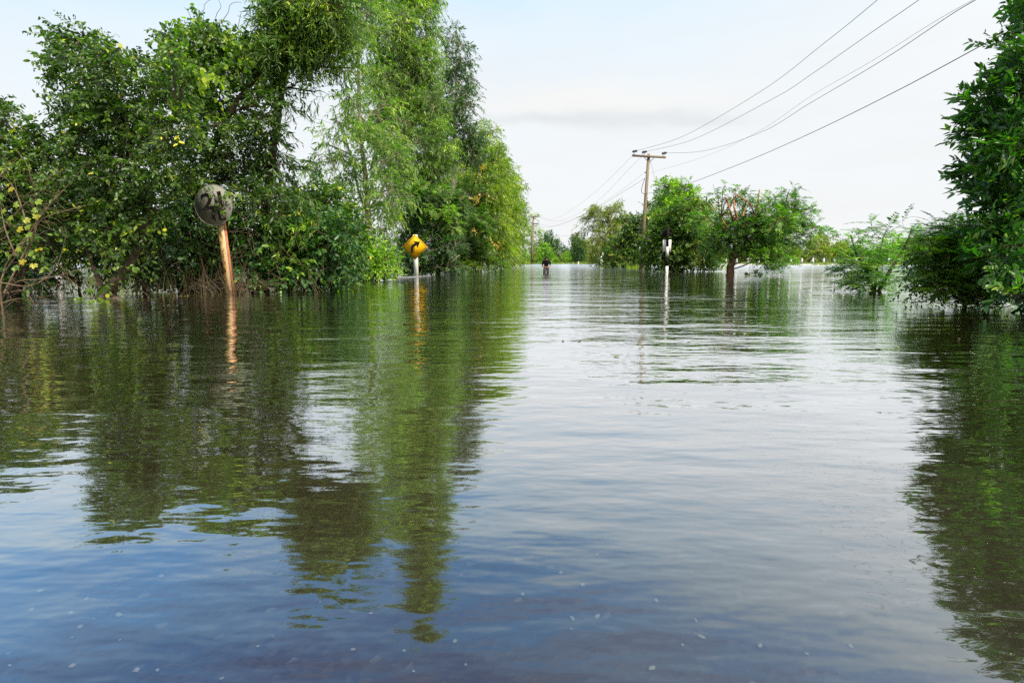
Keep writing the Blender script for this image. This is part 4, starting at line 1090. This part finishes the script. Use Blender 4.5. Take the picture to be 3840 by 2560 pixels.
# ------------------------------------------------------------------ rusty weight-limit sign
def text_mesh(body, size, mat, name, parent, loc, weight=0.0, align='CENTER', rot=(math.pi / 2, 0, 0), sx=1.0):
    cu = bpy.data.curves.new(name, 'FONT')
    cu.body = body; cu.size = size; cu.align_x = align; cu.align_y = 'CENTER'; cu.extrude = 0.0008; cu.offset = weight
    t = bpy.data.objects.new(name, cu); C.objects.link(t)
    dg = bpy.context.evaluated_depsgraph_get(); dg.update()
    me = bpy.data.meshes.new_from_object(t.evaluated_get(dg))
    C.objects.unlink(t); bpy.data.objects.remove(t)
    me.materials.clear(); me.materials.append(mat)
    o = bpy.data.objects.new(name, me); C.objects.link(o)
    o.parent = parent; o.location = loc; o.rotation_euler = rot; o.scale = (sx, 1, 1)
    return o

def weight_sign():
    d = 13.3
    foot = P(867, 1104, d); top = P(826, 790, d); c = P(808, 771, d)
    root = thing('road_sign', 'rusty round white sign with faded black figures on a leaning rusty post', 'sign', (foot[0], d, 0))
    ax = unit(top - foot)
    p0 = foot - ax * 0.4
    # steel channel: a cream front face, a pale fold and a red side
    def prism(name, mat, prof):
        b = MB(); n = len(prof)
        V = [p0 + np.array((x, y, 0)) for x, y in prof] + [top + np.array((x, y, 0)) for x, y in prof]
        fs = [list(range(n))[::-1], list(range(n, 2 * n))] + [[i, (i + 1) % n, (i + 1) % n + n, i + n] for i in range(n)]
        b.add(V, fs); return b.build(name, mat, root)
    prism('post', M_POSTY, [(-0.105, -0.012), (0.022, -0.02), (0.03, 0.0), (-0.098, 0.015)])
    prism('post_edge', M_WHITE, [(0.0225, -0.024), (0.034, -0.024), (0.034, 0.0), (0.0305, 0.0)])
    prism('post_side', M_POSTR, [(0.0345, -0.02), (0.078, 0.03), (0.068, 0.045), (0.0345, 0.004)])
    b = MB()
    r = 0.455; an = np.linspace(0, 2 * np.pi, 56, endpoint=False)
    rng = np.random.default_rng(2)
    rr = r * (1 + 0.006 * rng.normal(size=56))
    plane_poly(b, [(x * math.cos(t), x * math.sin(t)) for x, t in zip(rr, an)], 0.0, 0.004)
    ring = np.stack([r * np.cos(an), np.full(56, 0.002), r * np.sin(an)], -1)
    b.tube(np.vstack([ring, ring[:1]]), 0.007, 5, cap=False)
    pl = b.build('plate', M_PLATE, root, origin=(0, 0, 0))
    pl.location = (c[0] - root.location[0], -0.09, c[2])
    pl.rotation_euler = (0, R(-6.5), R(-7))
    y = -0.004
    text_mesh('21', 0.50, M_BLACK, 'figures', pl, (0.03, y, 0.08), 0.012, sx=1.25)
    tl_ = text_mesh('ตัน', 0.34, M_BLACK, 'lettering', pl, (0.06, y, -0.25), 0.010)
    0 and print('thai', len(tl_.data.polygons), [tuple(round(q, 3) for q in c_) for c_ in tl_.bound_box][::6])
    for q in range(26):
        b = MB(); t = rng.uniform(0, 6.28); q_ = rng.uniform(0.12, 0.38)
        x, z = q_ * math.cos(t), q_ * math.sin(t)
        s = rng.uniform(0.006, 0.02)
        if q == 0: spots = MB()
        plane_poly(spots, [(x + s * rng.uniform(0.6, 1.2) * math.cos(u), z + s * rng.uniform(0.6, 1.5) * math.sin(u)) for u in np.linspace(0, 2 * math.pi, 9, endpoint=False)], y - 0.001 - 0.00004 * q, 0.0)
    spots.build('rust_spots', M_RUSTD, pl, origin=(0, 0, 0))
weight_sign()

# ------------------------------------------------------------------ striped signal post with its boards turned away
def signal_post():
    d = 36.0
    root = thing('signal_post', 'black and white striped post carrying a dark lamp housing and a blank white board', 'signal post', (P(2500, 1021, d)[0], d, 0))
    xb = P(2500, 1021, d)[0]; xt = P(2504, 852, d)[0]
    def at(py):
        q = P(2500, py, d); t = (1021 - py) / 169.0
        return np.array((xb + (xt - xb) * t, d, q[2]))
    edges = [1045, 998, 962, 925, 852]
    for i, (a, b_) in enumerate(zip(edges[:-1], edges[1:])):
        b = MB(); w0 = 0.155 - 0.007 * i
        b.obox(at(a), at(b_), w0, w0)
        b.build('post_band', M_WHITE if i % 2 == 0 else M_BLACK, root)
    b = MB(); p = P(2486, 944, d); q = P(2519, 899, d)
    b.box((p[0], d + 0.09, p[2]), (q[0], d + 0.10, q[2])); b.build('board', M_WHITE, root)
    b = MB(); p = P(2486.5, 889, d); q = P(2506, 862, d)
    b.box((p[0], d + 0.09, p[2]), (q[0] + 0.1, d + 0.24, q[2]))
    v = P(2510, 876, d); an = np.linspace(0, np.pi * 2, 14, endpoint=False)
    b.tube([(v[0], d + 0.17, v[2]), (v[0] + 0.11, d + 0.17, v[2] - 0.01), (v[0] + 0.16, d + 0.17, v[2] - 0.02)], [0.13, 0.10, 0.07], 12)
    b.build('lamp_housing', M_BLACK, root)
    b = MB()
    for py in (878, 912, 932):
        z = at(py)
        b.box((z[0] - 0.05, d + 0.062, z[2] - 0.015), (z[0] + 0.05, d + 0.092, z[2] + 0.015))
    b.build('bracket', M_GALV, root)
signal_post()

def small_diamond():
    d = 63.0
    c = P(2255, 972, d)
    root = thing('road_sign', 'small diamond sign seen from behind on twin white posts at the far bend', 'sign', (c[0], d, 0))
    b = MB(); plane_poly(b, [(c[0] - 0.38, c[2]), (c[0], c[2] - 0.42), (c[0] + 0.36, c[2]), (c[0], c[2] + 0.42)], d + 0.08, 0.012); b.build('plate', M_GALV, root)
    for px, t in ((2253.5, 958), (2259.5, 946)):
        b = MB(); p = P(px, 1000, d); q = P(px + 0.5, t, d)
        b.obox((p[0], d, -0.4), (q[0], d, q[2]), 0.11, 0.11); b.build('post', M_WHITE, root)
    b = MB(); p = P(2262.5, 1000, d); b.obox((p[0], d, -0.4), (p[0] + 0.02, d, P(2262, 947, d)[2]), 0.05, 0.1); b.build('stay', M_BLACK, root)
small_diamond()

for q, (px, py, d, lab) in enumerate([(1973, 984, 103, 'white stub post by the lime bush near the farther power pole'), (2169, 983, 103, 'white stub post alone in the water left of the small diamond sign')]):
    p = P(px, py, d); root = thing('marker_post', lab, 'post', (p[0], d, 0), 'white stub posts')
    b = MB(); b.obox((p[0], d, -0.4), (p[0], d, p[2] + 0.08), 0.20, 0.20, top=(0.17, 0.17)); b.build('shaft', M_WHITE, root)
    b = MB(); b.obox((p[0], d, p[2] + 0.08), (p[0], d, p[2] + 0.12), 0.22, 0.22, top=(0.12, 0.12)); b.build('cap', M_WHITE, root)

# pale concrete posts behind the left trees
for q, (px, top, w_, d, lab) in enumerate([(228, 950, 0.15, 15.8, 'pale concrete post standing behind the bushes left of the leaning tree'), (20, 960, 0.15, 14.6, 'pale concrete post at the very left edge behind the bare branches')]):
    p = P(px, 1085, d); tz = P(px, top, d)[2]
    root = thing('fence_post', lab, 'post', (p[0], d, 0), 'pale posts behind the left trees')
    b = MB(); b.obox((p[0], d, -0.4), (p[0], d, tz), w_, w_, top=(w_ * 0.95, w_ * 0.95)); b.obox((p[0], d, tz), (p[0], d, tz + 0.03), w_ * 0.95, w_ * 0.95, top=(w_ * 0.5, w_ * 0.5)); b.build('shaft', M_WHITE, root)

# ------------------------------------------------------------------ white fence across the flood
def fence():
    d = 86.5
    a = P(2470, 992, d); e = P(3900, 992, d)
    root = thing('white_fence', 'low white concrete fence with square posts along the far right shore', 'fence', (P(3000, 992, d)[0], d, 0))
    b = MB(); b.box((a[0], d - 0.12, -0.3), (e[0], d + 0.12, 0.17)); b.build('kerb_wall', M_FENCE, root)
    n = 0
    px = 2478
    while px < 3900:
        p = P(px, 992, d); b = MB()
        tz = 0.92 + 0.06 * math.sin(px * 1.7)
        lean = 0.04 * math.sin(px * 0.9)
        b.obox((p[0], d, 0.17), (p[0] + lean, d, tz), 0.24, 0.22, top=(0.22, 0.2)); b.obox((p[0] + lean, d, tz), (p[0], d, tz + 0.05), 0.22, 0.2, top=(0.1, 0.1))
        b.build('post', M_FENCE, root); px += 40.6
fence()
def reeds(name, label, rows, mat, seed):
    rng = np.random.default_rng(seed); lb = MB()
    for px, d, wpx, h, n in rows:
        c = P(px, 990, d); wm = wpx * d / F
        base = np.stack([c[0] + rng.uniform(-wm, wm, n), d + rng.normal(size=n) * 0.5, np.full(n, -0.05)], -1)
        ax = unit(np.stack([rng.normal(size=n) * 0.4, rng.normal(size=n) * 0.3, np.ones(n)], -1))
        nr = unit(np.cross(ax, rng.normal(size=(n, 3))))
        leaf_faces(lb, base, ax, nr, h * (0.5 + 0.8 * rng.random(n)), h * 0.12, rng.random(n), False)
    o = lb.build(name, mat)
    tag(o, label, 'grass', kind='stuff')
reeds('grass', 'tufts of tall grass along the far white fence and low bank', [(3080, 85.5, 30, 0.5, 120), (2850, 85.5, 14, 0.5, 60), (2500, 85.5, 30, 0.6, 90), (3300, 85.3, 90, 0.7, 300), (2980, 85.4, 20, 0.6, 80), (3440, 85.4, 60, 0.7, 200),
      (2030, 106, 40, 0.45, 300), (2130, 107, 60, 0.45, 400), (2210, 108, 40, 0.5, 300), (1970, 103, 20, 0.7, 200), (2290, 60, 40, 0.35, 120), (2390, 52, 40, 0.4, 200)], G_GUMY, 9)

# ------------------------------------------------------------------ power poles and wires
def insulator(mb, c, s=1.0, rot=0.0):
    c = np.array(c, float)
    mb.tube([c - (0, 0, 0.16 * s), c - (0, 0, 0.02 * s)], 0.018 * s, 6)
    mb.tube([c - (0.1 * s, 0, 0.14 * s), c - (0.1 * s, 0, 0.02 * s)], 0.012 * s, 5)
    for i, (x, r) in enumerate(((-0.15, 0.06), (-0.09, 0.10), (-0.03, 0.075), (0.03, 0.10), (0.09, 0.075), (0.15, 0.09), (0.2, 0.04))):
        p = c + np.array((x * s, 0, 0.09 * s + x * s * math.sin(rot)))
        mb.tube([p - (0.022 * s, 0, 0), p + (0.022 * s, 0, 0)], r * s, 9)

PD = 50.0
def pole_near():
    base = P(2403, 1008, PD); top = P(2432.5, 582, PD)
    root = thing('power_pole', 'nearer leaning concrete power pole with a crossarm and three dark insulators', 'power pole', (base[0], PD, 0), 'concrete power poles')
    b = MB(); ax = unit(top - base)
    b.obox(base - ax * 0.5, top + ax * 0.1, 0.28, 0.28, top=(0.20, 0.20)); b.build('shaft', M_CONC, root)
    b = MB(); l = P(2369, 585, PD); r = P(2494.5, 592, PD)
    b.obox(l - (0, 0.19, 0), r - (0, 0.19, 0), 0.16, 0.13); b.build('crossarm', M_CONC, root)
    for px, py in ((2377.5, 573), (2413.5, 575.5), (2487.5, 580)):
        b = MB(); insulator(b, P(px, py, PD) - (0, 0.19, 0.02), 1.1, 0.15); b.build('insulator', M_INS, root)
    b = MB()
    for p, q in (((2413, 589), (2426, 605)), ((2452, 592), (2435, 610))):
        b.tube([P(*p, PD) - (0, 0.13, 0), P(*q, PD) - (0, 0.13, 0)], 0.022, 5)
    b.build('brace', M_WIRE, root)
    b = MB()
    b.tube(smooth_path(pp([(2418, 669), (2408, 700), (2406, 720), (2414, 727), (2428, 726)], PD - 0.2), 6), 0.022, 5)
    b.tube(smooth_path(pp([(2418, 646), (2424, 648)], PD - 0.2), 3), 0.05, 5)
    b.build('cable_loop', M_WIRE, root)
    b = MB(); p = P(2399, 930, PD - 0.3); b.obox(p - (0, 0, 0.25), p + (0, 0, 0.1), 0.06, 0.04); b.build('number_plate', M_WHITE, root)
def pole_far():
    d = 103.0
    base = P(1992, 990, d); top = P(2000.5, 811, d)
    root = thing('power_pole', 'farther slim concrete power pole with a crossarm and a lower insulator rack', 'power pole', (base[0], d, 0), 'concrete power poles')
    b = MB(); ax = unit(top - base)
    b.obox(base - ax * 0.5, top + ax * 0.1, 0.34, 0.34, top=(0.22, 0.22)); b.build('shaft', M_CONC, root)
    b = MB(); b.obox(P(1981, 811, d) - (0, 0.25, 0), P(2020.5, 814, d) - (0, 0.25, 0), 0.16, 0.14); b.build('crossarm', M_CONC, root)
    b = MB(); insulator(b, P(2016, 808, d) - (0, 0.25, 0), 1.0); b.build('insulator', M_INS, root)
    b = MB(); l = P(1996, 839, d) - (0, 0.25, 0); r = P(2019, 839.5, d) - (0, 0.25, 0); b.obox(l, r, 0.06, 0.06)
    for t in np.linspace(0.3, 1, 6): b.tube([l + (r - l) * t - (0, 0, 0.12), l + (r - l) * t + (0, 0, 0.12)], 0.05, 5)
    b.build('rack', M_INS, root)
    b = MB()
    for p, q in (((1990, 813), (1999, 822)), ((2012, 815), (2002, 824))): b.tube([P(*p, d) - (0, 0.2, 0), P(*q, d) - (0, 0.2, 0)], 0.03, 4)
    b.build('brace', M_WIRE, root)
pole_near(); pole_far()

def wire(label, rows, r, name='power_wire'):
    """rows: (px, py, distance)"""
    pts = smooth_path([P(*q) for q in rows], 10)
    b = MB(); b.tube(pts, r, 5)
    o = b.build(name, M_WIRE, None, origin=pts[0])
    tag(o, label, 'wire', 'overhead wires')
wire('overhead wire from the left insulator of the nearer pole to the top edge, uppermost', [(2378, 569, 49.8), (2560, 512, 45), (2850, 345, 33), (3080, 171, 26), (3298, -6, 21), (3560, -240, 17)], 0.011)
wire('overhead wire from the middle insulator of the nearer pole, second from the top', [(2414, 571, 49.8), (2600, 523, 45), (2900, 370, 33), (3040, 281, 28.5), (3250, 135, 23), (3455, -6, 19.5), (3700, -190, 16)], 0.011)
wire('overhead wire from the right insulator of the nearer pole, third from the top', [(2489, 575, 49.8), (2640, 566, 46), (2850, 498, 36), (3040, 386, 29), (3300, 232, 22), (3560, 60, 17.5), (3690, -20, 15.5), (3900, -180, 13.5)], 0.011)
wire('thin hairline wire running just above the third wire and crossing it', [(2436, 650, 49.8), (2650, 585, 43), (2850, 490, 34), (3040, 362, 27), (3260, 235, 22), (3500, 85, 17.5), (3684, -20, 15), (3860, -140, 13)], 0.0055)
wire('thick low cable from halfway up the nearer pole to behind the glossy tree', [(2428, 726, 49.8), (2502, 713, 48), (2580, 690, 44), (2800, 605, 35), (3040, 500, 28), (3360, 343, 21), (3730, 145, 16), (3980, 20, 13.5)], 0.014)
wire('wire sagging between the two poles, topmost on the left', [(2372, 584, 49.8), (2317, 640, 54), (2241, 712, 66), (2155, 780, 80), (2076, 822, 92), (2016, 812, 102.6)], 0.008)
wire('wire sagging between the two poles, second from the top on the left', [(2412, 582, 49.8), (2353, 640, 55), (2265, 732, 66), (2180, 795, 80), (2090, 830, 92), (2018, 814, 102.6)], 0.008)
wire('wire sagging between the two poles to the lower rack, fainter one', [(2418, 646, 49.8), (2300, 735, 60), (2186, 806, 78), (2090, 846, 92), (2012, 840, 102.6)], 0.007)
wire('cable sagging between the two poles to the lower rack, thickest and lowest', [(2418, 669, 49.8), (2281, 754, 61), (2223, 786, 70), (2150, 822, 82), (2070, 850, 95), (2012, 852, 102.6)], 0.012)
wire('thin stay wire slanting from the top of the nearer pole into the spreading tree', [(2438, 598, 49.8), (2452, 655, 47.5), (2466, 715, 45.5), (2490, 800, 42.5), (2505, 830, 41)], 0.009, 'stay_wire')
wire('faint wire crossing low behind the far trees toward the farther pole', [(2000, 868, 103), (2090, 882, 100), (2200, 887, 95), (2320, 890, 85)], 0.011)
wire('thin wire crossing the sky gap between the climber tangle and the gums', [(1040, 512, 30), (1120, 440, 29), (1240, 462, 28), (1340, 500, 27)], 0.006)

# ------------------------------------------------------------------ the wading person
def skin_obj(name, verts, edges, radii, mat, parent, lv=2):
    me = bpy.data.meshes.new(name); me.from_pydata([tuple(v) for v in verts], edges, [])
    o = bpy.data.objects.new(name, me); C.objects.link(o); o.parent = parent
    md = o.modifiers.new('skin', 'SKIN'); md.use_smooth_shade = True
    for i, r in enumerate(radii):
        sv = me.skin_vertices[0].data[i]
        sv.radius = (r, r) if np.isscalar(r) else r
        sv.use_root = (i == 0)
    s = o.modifiers.new('sub', 'SUBSURF'); s.levels = lv; s.render_levels = lv
    me.materials.append(mat)
    return o

def person():
    d = 34.5
    g = P(2048, 1023, d)
    root = thing('person', 'person in black shirt and dark trousers wading toward us, bent forward, hands at the waist', 'person', (g[0], d, 0))
    V = [(0, 0.06, 0.40), (0, 0.02, 0.52), (0, -0.06, 0.64), (0, -0.14, 0.74), (0, -0.20, 0.79), (0, -0.25, 0.815), (0, -0.30, 0.80), (0, -0.335, 0.76)]
    r = [(0.13, 0.10), (0.12, 0.09), (0.14, 0.10), (0.13, 0.10), 0.055, 0.085, 0.095, 0.06]
    E = [(0, 1), (1, 2), (2, 3), (3, 4), (4, 5), (5, 6), (6, 7)]
    for s in (-1, 1):
        i = len(V)
        V += [(s * 0.17, -0.14, 0.735), (s * 0.215, -0.10, 0.58), (s * 0.245, -0.06, 0.45), (s * 0.185, -0.15, 0.39), (s * 0.115, -0.22, 0.36), (s * 0.075, -0.245, 0.35)]
        r += [0.065, 0.05, 0.042, 0.036, 0.028, (0.03, 0.016)]
        E += [(3, i), (i, i + 1), (i + 1, i + 2), (i + 2, i + 3), (i + 3, i + 4), (i + 4, i + 5)]
        for f, (dz, L) in enumerate(((0.022, 0.05), (0.008, 0.058), (-0.006, 0.054), (-0.02, 0.042))):
            j = len(V)
            V += [(s * 0.055, -0.25, 0.35 + dz), (s * (0.055 - L * 0.6), -0.262, 0.345 + dz), (s * (0.055 - L), -0.25, 0.335 + dz)]
            r += [0.0095, 0.0085, 0.007]; E += [(i + 5, j), (j, j + 1), (j + 1, j + 2)]
        j = len(V)
        V += [(s * 0.09, -0.262, 0.375), (s * 0.065, -0.28, 0.39)]; r += [0.010, 0.008]; E += [(i + 4, j), (j, j + 1)]
        i = len(V)
        V += [(s * 0.09, 0.03, 0.34), (s * 0.105, -0.07, 0.06), (s * 0.10, 0.02, -0.34), (s * 0.11, -0.10, -0.40)]
        r += [0.09, 0.062, 0.042, 0.04]; E += [(0, i), (i, i + 1), (i + 1, i + 2), (i + 2, i + 3)]
    body = skin_obj('body', V, E, r, M_SKIN, root)
    sh = [(0, 0.05, 0.40), (0, 0.0, 0.52), (0, -0.07, 0.64), (0, -0.15, 0.735), (0, -0.185, 0.775)]
    sr = [(0.155, 0.125), (0.155, 0.12), (0.17, 0.125), (0.155, 0.12), 0.08]
    se = [(0, 1), (1, 2), (2, 3), (3, 4)]
    for s in (-1, 1):
        i = len(sh)
        sh += [(s * 0.175, -0.135, 0.73), (s * 0.22, -0.10, 0.58), (s * 0.24, -0.07, 0.50)]; sr += [0.09, 0.07, 0.062]
        se += [(3, i), (i, i + 1), (i + 1, i + 2)]
    skin_obj('shirt', sh, se, sr, M_SHIRT, root)
    tv = [(0, 0.05, 0.40), (0, 0.03, 0.44)]; trr = [(0.14, 0.115), (0.135, 0.11)]; te = [(0, 1)]
    for s in (-1, 1):
        i = len(tv)
        tv += [(s * 0.085, 0.02, 0.31), (s * 0.10, -0.05, 0.14), (s * 0.105, -0.055, 0.02), (s * 0.10, 0.0, -0.25)]; trr += [0.105, 0.09, 0.082, 0.07]
        te += [(0, i), (i, i + 1), (i + 1, i + 2), (i + 2, i + 3)]
    skin_obj('trousers', tv, te, trr, M_TROU, root)
    hv = [(0, -0.26, 0.87), (0, -0.20, 0.845), (0, -0.31, 0.86), (0.075, -0.30, 0.80), (0.085, -0.32, 0.70), (-0.075, -0.30, 0.80), (-0.085, -0.31, 0.74), (0.0, -0.36, 0.84)]
    skin_obj('hair', hv, [(0, 1), (0, 2), (0, 3), (3, 4), (0, 5), (5, 6), (2, 7)], [0.085, 0.07, 0.08, 0.045, 0.02, 0.045, 0.018, 0.04], M_HAIR, root)
    # face, turned down: nose, eyes, mouth, ears
    b = MB()
    b.obox((0, -0.37, 0.735), (0, -0.405, 0.765), 0.022, 0.02, top=(0.016, 0.012)); b.build('nose', M_SKIN, root)
    for s in (-1, 1):
        b = MB(); b.tube([(s * 0.03 - 0.012, -0.398, 0.785), (s * 0.03 + 0.012, -0.398, 0.785)], 0.006, 6); b.build('eye', M_BLACK, root)
        b = MB(); b.tube([(s * 0.098, -0.29, 0.77), (s * 0.106, -0.285, 0.80)], [0.012, 0.016], 7); b.build('ear', M_SKIN, root)
    b = MB(); b.tube([(-0.022, -0.372, 0.715), (0, -0.377, 0.713), (0.022, -0.372, 0.715)], 0.006, 6); b.build('mouth', M_RUSTD, root)
person()

# ------------------------------------------------------------------ small things in the water
def sprigs():
    rng = np.random.default_rng(4)
    for px, py, h, lab in ((2800, 1032, 0.16, 'leafy sprig poking out of the water right of the bare leaning trunk, leftmost of three'), (2835, 1028, 0.30, 'tallest of three leafy sprigs poking out of the open water'), (2852, 1032, 0.18, 'small leafy sprig poking out of the water, rightmost of three')):
        q = Wt(px, py + 3); root = thing('water_plant', lab, 'plant', q, 'sprigs in the open water')
        lb = MB(); tb = MB()
        for _ in range(4):
            e = q + np.array((rng.normal() * 0.10, rng.normal() * 0.05, h * rng.uniform(0.6, 1.1)))
            sp = smooth_path([q - (0, 0, 0.1), (q + e) / 2 + rng.normal(size=3) * 0.02, e], 5); tb.tube(sp, 0.006, 4)
            n = 9; ii = rng.integers(4, len(sp), n)
            ax = unit(rng.normal(size=(n, 3)) * (1, 0.6, 0.4) + (0, 0, -0.1)); nr = unit(np.cross(ax, rng.normal(size=(n, 3))))
            leaf_faces(lb, sp[ii], ax, nr, 0.11, 0.05, rng.random(n), True)
        lb.build('leaves', G_DARK, root); tb.build('stem', B_TWIG, root)
sprigs()

def small_stuff():
    rng = np.random.default_rng(6)
    # pale stick floating at the foot of the arrow sign
    a = Wt(1488, 1040, 0.012); c = Wt(1552, 1037, 0.012); e = Wt(1616, 1034, 0.012)
    b = MB(); b.tube(smooth_path([a, c, e], 6), np.linspace(0.015, 0.008, 13), 6, wob=0.1, rng=rng)
    m = b.build('floating_pole', M_GALV, None, origin=c); tag(m, 'long pale stick floating across the foot of the yellow sign post', 'stick')
    # plastic bottle
    q = Wt(1461, 1052, 0.03)
    root = thing('plastic_bottle', 'clear plastic bottle floating below the bright green bush', 'bottle', q)
    b = MB(); b.tube([q + (-0.12, 0, 0), q + (-0.11, 0, 0), q + (0.05, 0, 0.005), q + (0.09, 0, 0.01), q + (0.12, 0, 0.012)], [0.02, 0.035, 0.036, 0.02, 0.013], 10); b.build('bottle_body', M_GALV, root)
    b = MB(); b.tube([q + (0.12, 0, 0.012), q + (0.14, 0, 0.013)], 0.015, 8); b.build('cap', M_WHITE, root)
    b = MB()
    root = thing('tree_stump', 'grey broken stump among the leaves of the bright green bush', 'stump', Wt(1330, 1050))
    sp = smooth_path(pp([(1318, 1010), (1325, 980), (1336, 948)], 21.2), 4); b.tube(sp, np.linspace(0.13, 0.09, len(sp)), 9, wob=0.1, rng=rng); b.build('wood', B_GREY, root)
    b = MB(); sp = smooth_path(pp([(1358, 985), (1362, 930), (1372, 890)], 21.6), 4); b.tube(sp, np.linspace(0.05, 0.03, len(sp)), 7, wob=0.1, rng=rng); b.build('dead_stem', B_CUT, root)
    # floating leaf litter and twigs near the left bank
    for q, (px, py, lab) in enumerate(((360, 1128, 'green leaf cluster floating at the foot of the leaning tree'), (300, 1121, 'dark floating clump left of the foot of the leaning tree'), (1290, 1090, 'pale floating scum patch under the dark overhanging shrub'), (860, 1094, 'green water weed at the foot of the rusty post'))):
        p = Wt(px, py, 0.01); lb = MB(); n = 14
        base = p + rng.normal(size=(n, 3)) * (0.10, 0.05, 0.006) + (0, 0, 0.01)
        ax = unit(rng.normal(size=(n, 3)) * (1, 1, 0.35)); nr = unit(rng.normal(size=(n, 3)) * 0.3 + (0, 0, 1))
        leaf_faces(lb, base, ax, nr, 0.09, 0.05, rng.random(n), True)
        o = lb.build('floating_leaves', [G_LIME, G_DARK, G_MID, G_LIME][q], None, origin=p); tag(o, lab, 'leaves', 'floating leaf clumps')
small_stuff()

def debris():
    rng = np.random.default_rng(21)
    lb = MB()
    # broken leaves and bits drifting in lines along the banks
    def streak(x0, y0, x1, y1, n, spread):
        t = rng.random(n)
        x = x0 + (x1 - x0) * t + rng.normal(size=n) * spread * 2; y = y0 + (y1 - y0) * t + rng.normal(size=n) * spread
        base = np.stack([x, y, np.full(n, 0.006)], -1)
        ax = unit(rng.normal(size=(n, 3)) * (1, 1, 0.05)); nr = unit(rng.normal(size=(n, 3)) * 0.12 + (0, 0, 1))
        leaf_faces(lb, base, ax, nr, 0.03 + 0.06 * rng.random(n), 0.012 + 0.03 * rng.random(n), rng.random(n), True)
    for a, n, sp in (((350, 1128), 40, 0.25), ((560, 1112), 60, 0.2), ((720, 1100), 120, 0.2), ((930, 1090), 160, 0.2), ((1130, 1078), 160, 0.25), ((1330, 1056), 120, 0.4), ((1720, 1022), 150, 0.8), ((3600, 1130), 120, 0.3), ((3250, 1092), 60, 0.3), ((2560, 1022), 80, 0.8)):
        p = Wt(*a); streak(p[0] - 0.9, p[1], p[0] + 0.9, p[1] + 0.3, n, sp)
    streak(-2.5, 7.0, 1.5, 8.5, 14, 0.5); streak(0.5, 5.0, 3.5, 6.0, 9, 0.4)
    o = lb.build('floating_litter', leaf_mat('litter_brown', [(0.0, (0.03, 0.022, 0.012)), (0.6, (0.10, 0.08, 0.03)), (1.0, (0.22, 0.20, 0.05))], tf=0.1))
    tag(o, 'scattered leaf litter drifting on the flood water along the banks', 'litter', kind='stuff')
debris()

def stones():
    rng = np.random.default_rng(12)
    L = [(150, 1215), (325, 1245), (120, 1285), (265, 1298), (400, 1280), (445, 1305), (350, 1320), (300, 1350), (270, 1390), (450, 1400), (35, 1495), (270, 1497), (510, 1513), (590, 1513), (965, 1424), (1175, 1310), (1200, 1258), (1515, 1440), (1325, 1435), (1705, 1405), (1745, 1492), (1550, 1517), (830, 1545), (1390, 1300), (605, 1160)]
    Rr = [(100, 982), (185, 980), (182, 1148), (265, 1192), (40, 1228), (388, 1020), (318, 1080), (540, 1252), (225, 1318), (318, 1312), (222, 1358), (640, 1418), (710, 1388), (930, 1420), (1105, 1452), (1270, 1422), (525, 1505), (688, 1325)]
    protos = []
    for q in range(4):
        n1, n2 = 7, 5
        b = MB(); vs = []
        for i in range(1, n2):
            th = math.pi * i / n2
            for j in range(n1):
                f = 2 * math.pi * j / n1
                r = 1 + 0.25 * rng.normal()
                vs.append((r * math.sin(th) * math.cos(f), r * math.sin(th) * math.sin(f), 0.5 * math.cos(th)))
        vs += [(0, 0, 0.5), (0, 0, -0.5)]
        fs = [[i * n1 + j, (i + 1) * n1 + j, (i + 1) * n1 + (j + 1) % n1, i * n1 + (j + 1) % n1] for i in range(n2 - 2) for j in range(n1)]
        fs += [[len(vs) - 2, j, (j + 1) % n1] for j in range(n1)] + [[len(vs) - 1, (n2 - 2) * n1 + (j + 1) % n1, (n2 - 2) * n1 + j] for j in range(n1)]
        b.add(vs, fs)
        me_o = b.build('stone', M_STONE, None, smooth=True); protos.append(me_o)
    for i, (x, y) in enumerate(L + [(a + 1920, b_) for a, b_ in Rr]):
        py = y * 0.995 + 1000
        p = Wt(min(x, 3800), py, -0.155)
        src = protos[i % 4]
        o = src if i < 4 else src.copy()
        if i >= 4: C.objects.link(o)
        s = 0.0048 * rng.uniform(0.5, 1.7) * (p[1] / 1.3) ** 0.3
        o.location = (p[0], p[1], -0.158); o.scale = (s * rng.uniform(0.8, 1.6), s, s); o.rotation_euler = (0, 0, rng.uniform(0, 6.28))
        tag(o, 'small pale stone lying on the flooded road under the shallow water', 'stone', 'pale stones on the flooded road')
stones()
0 and print('faces', sum(len(o.data.polygons) for o in sc.objects if o.type == 'MESH'))
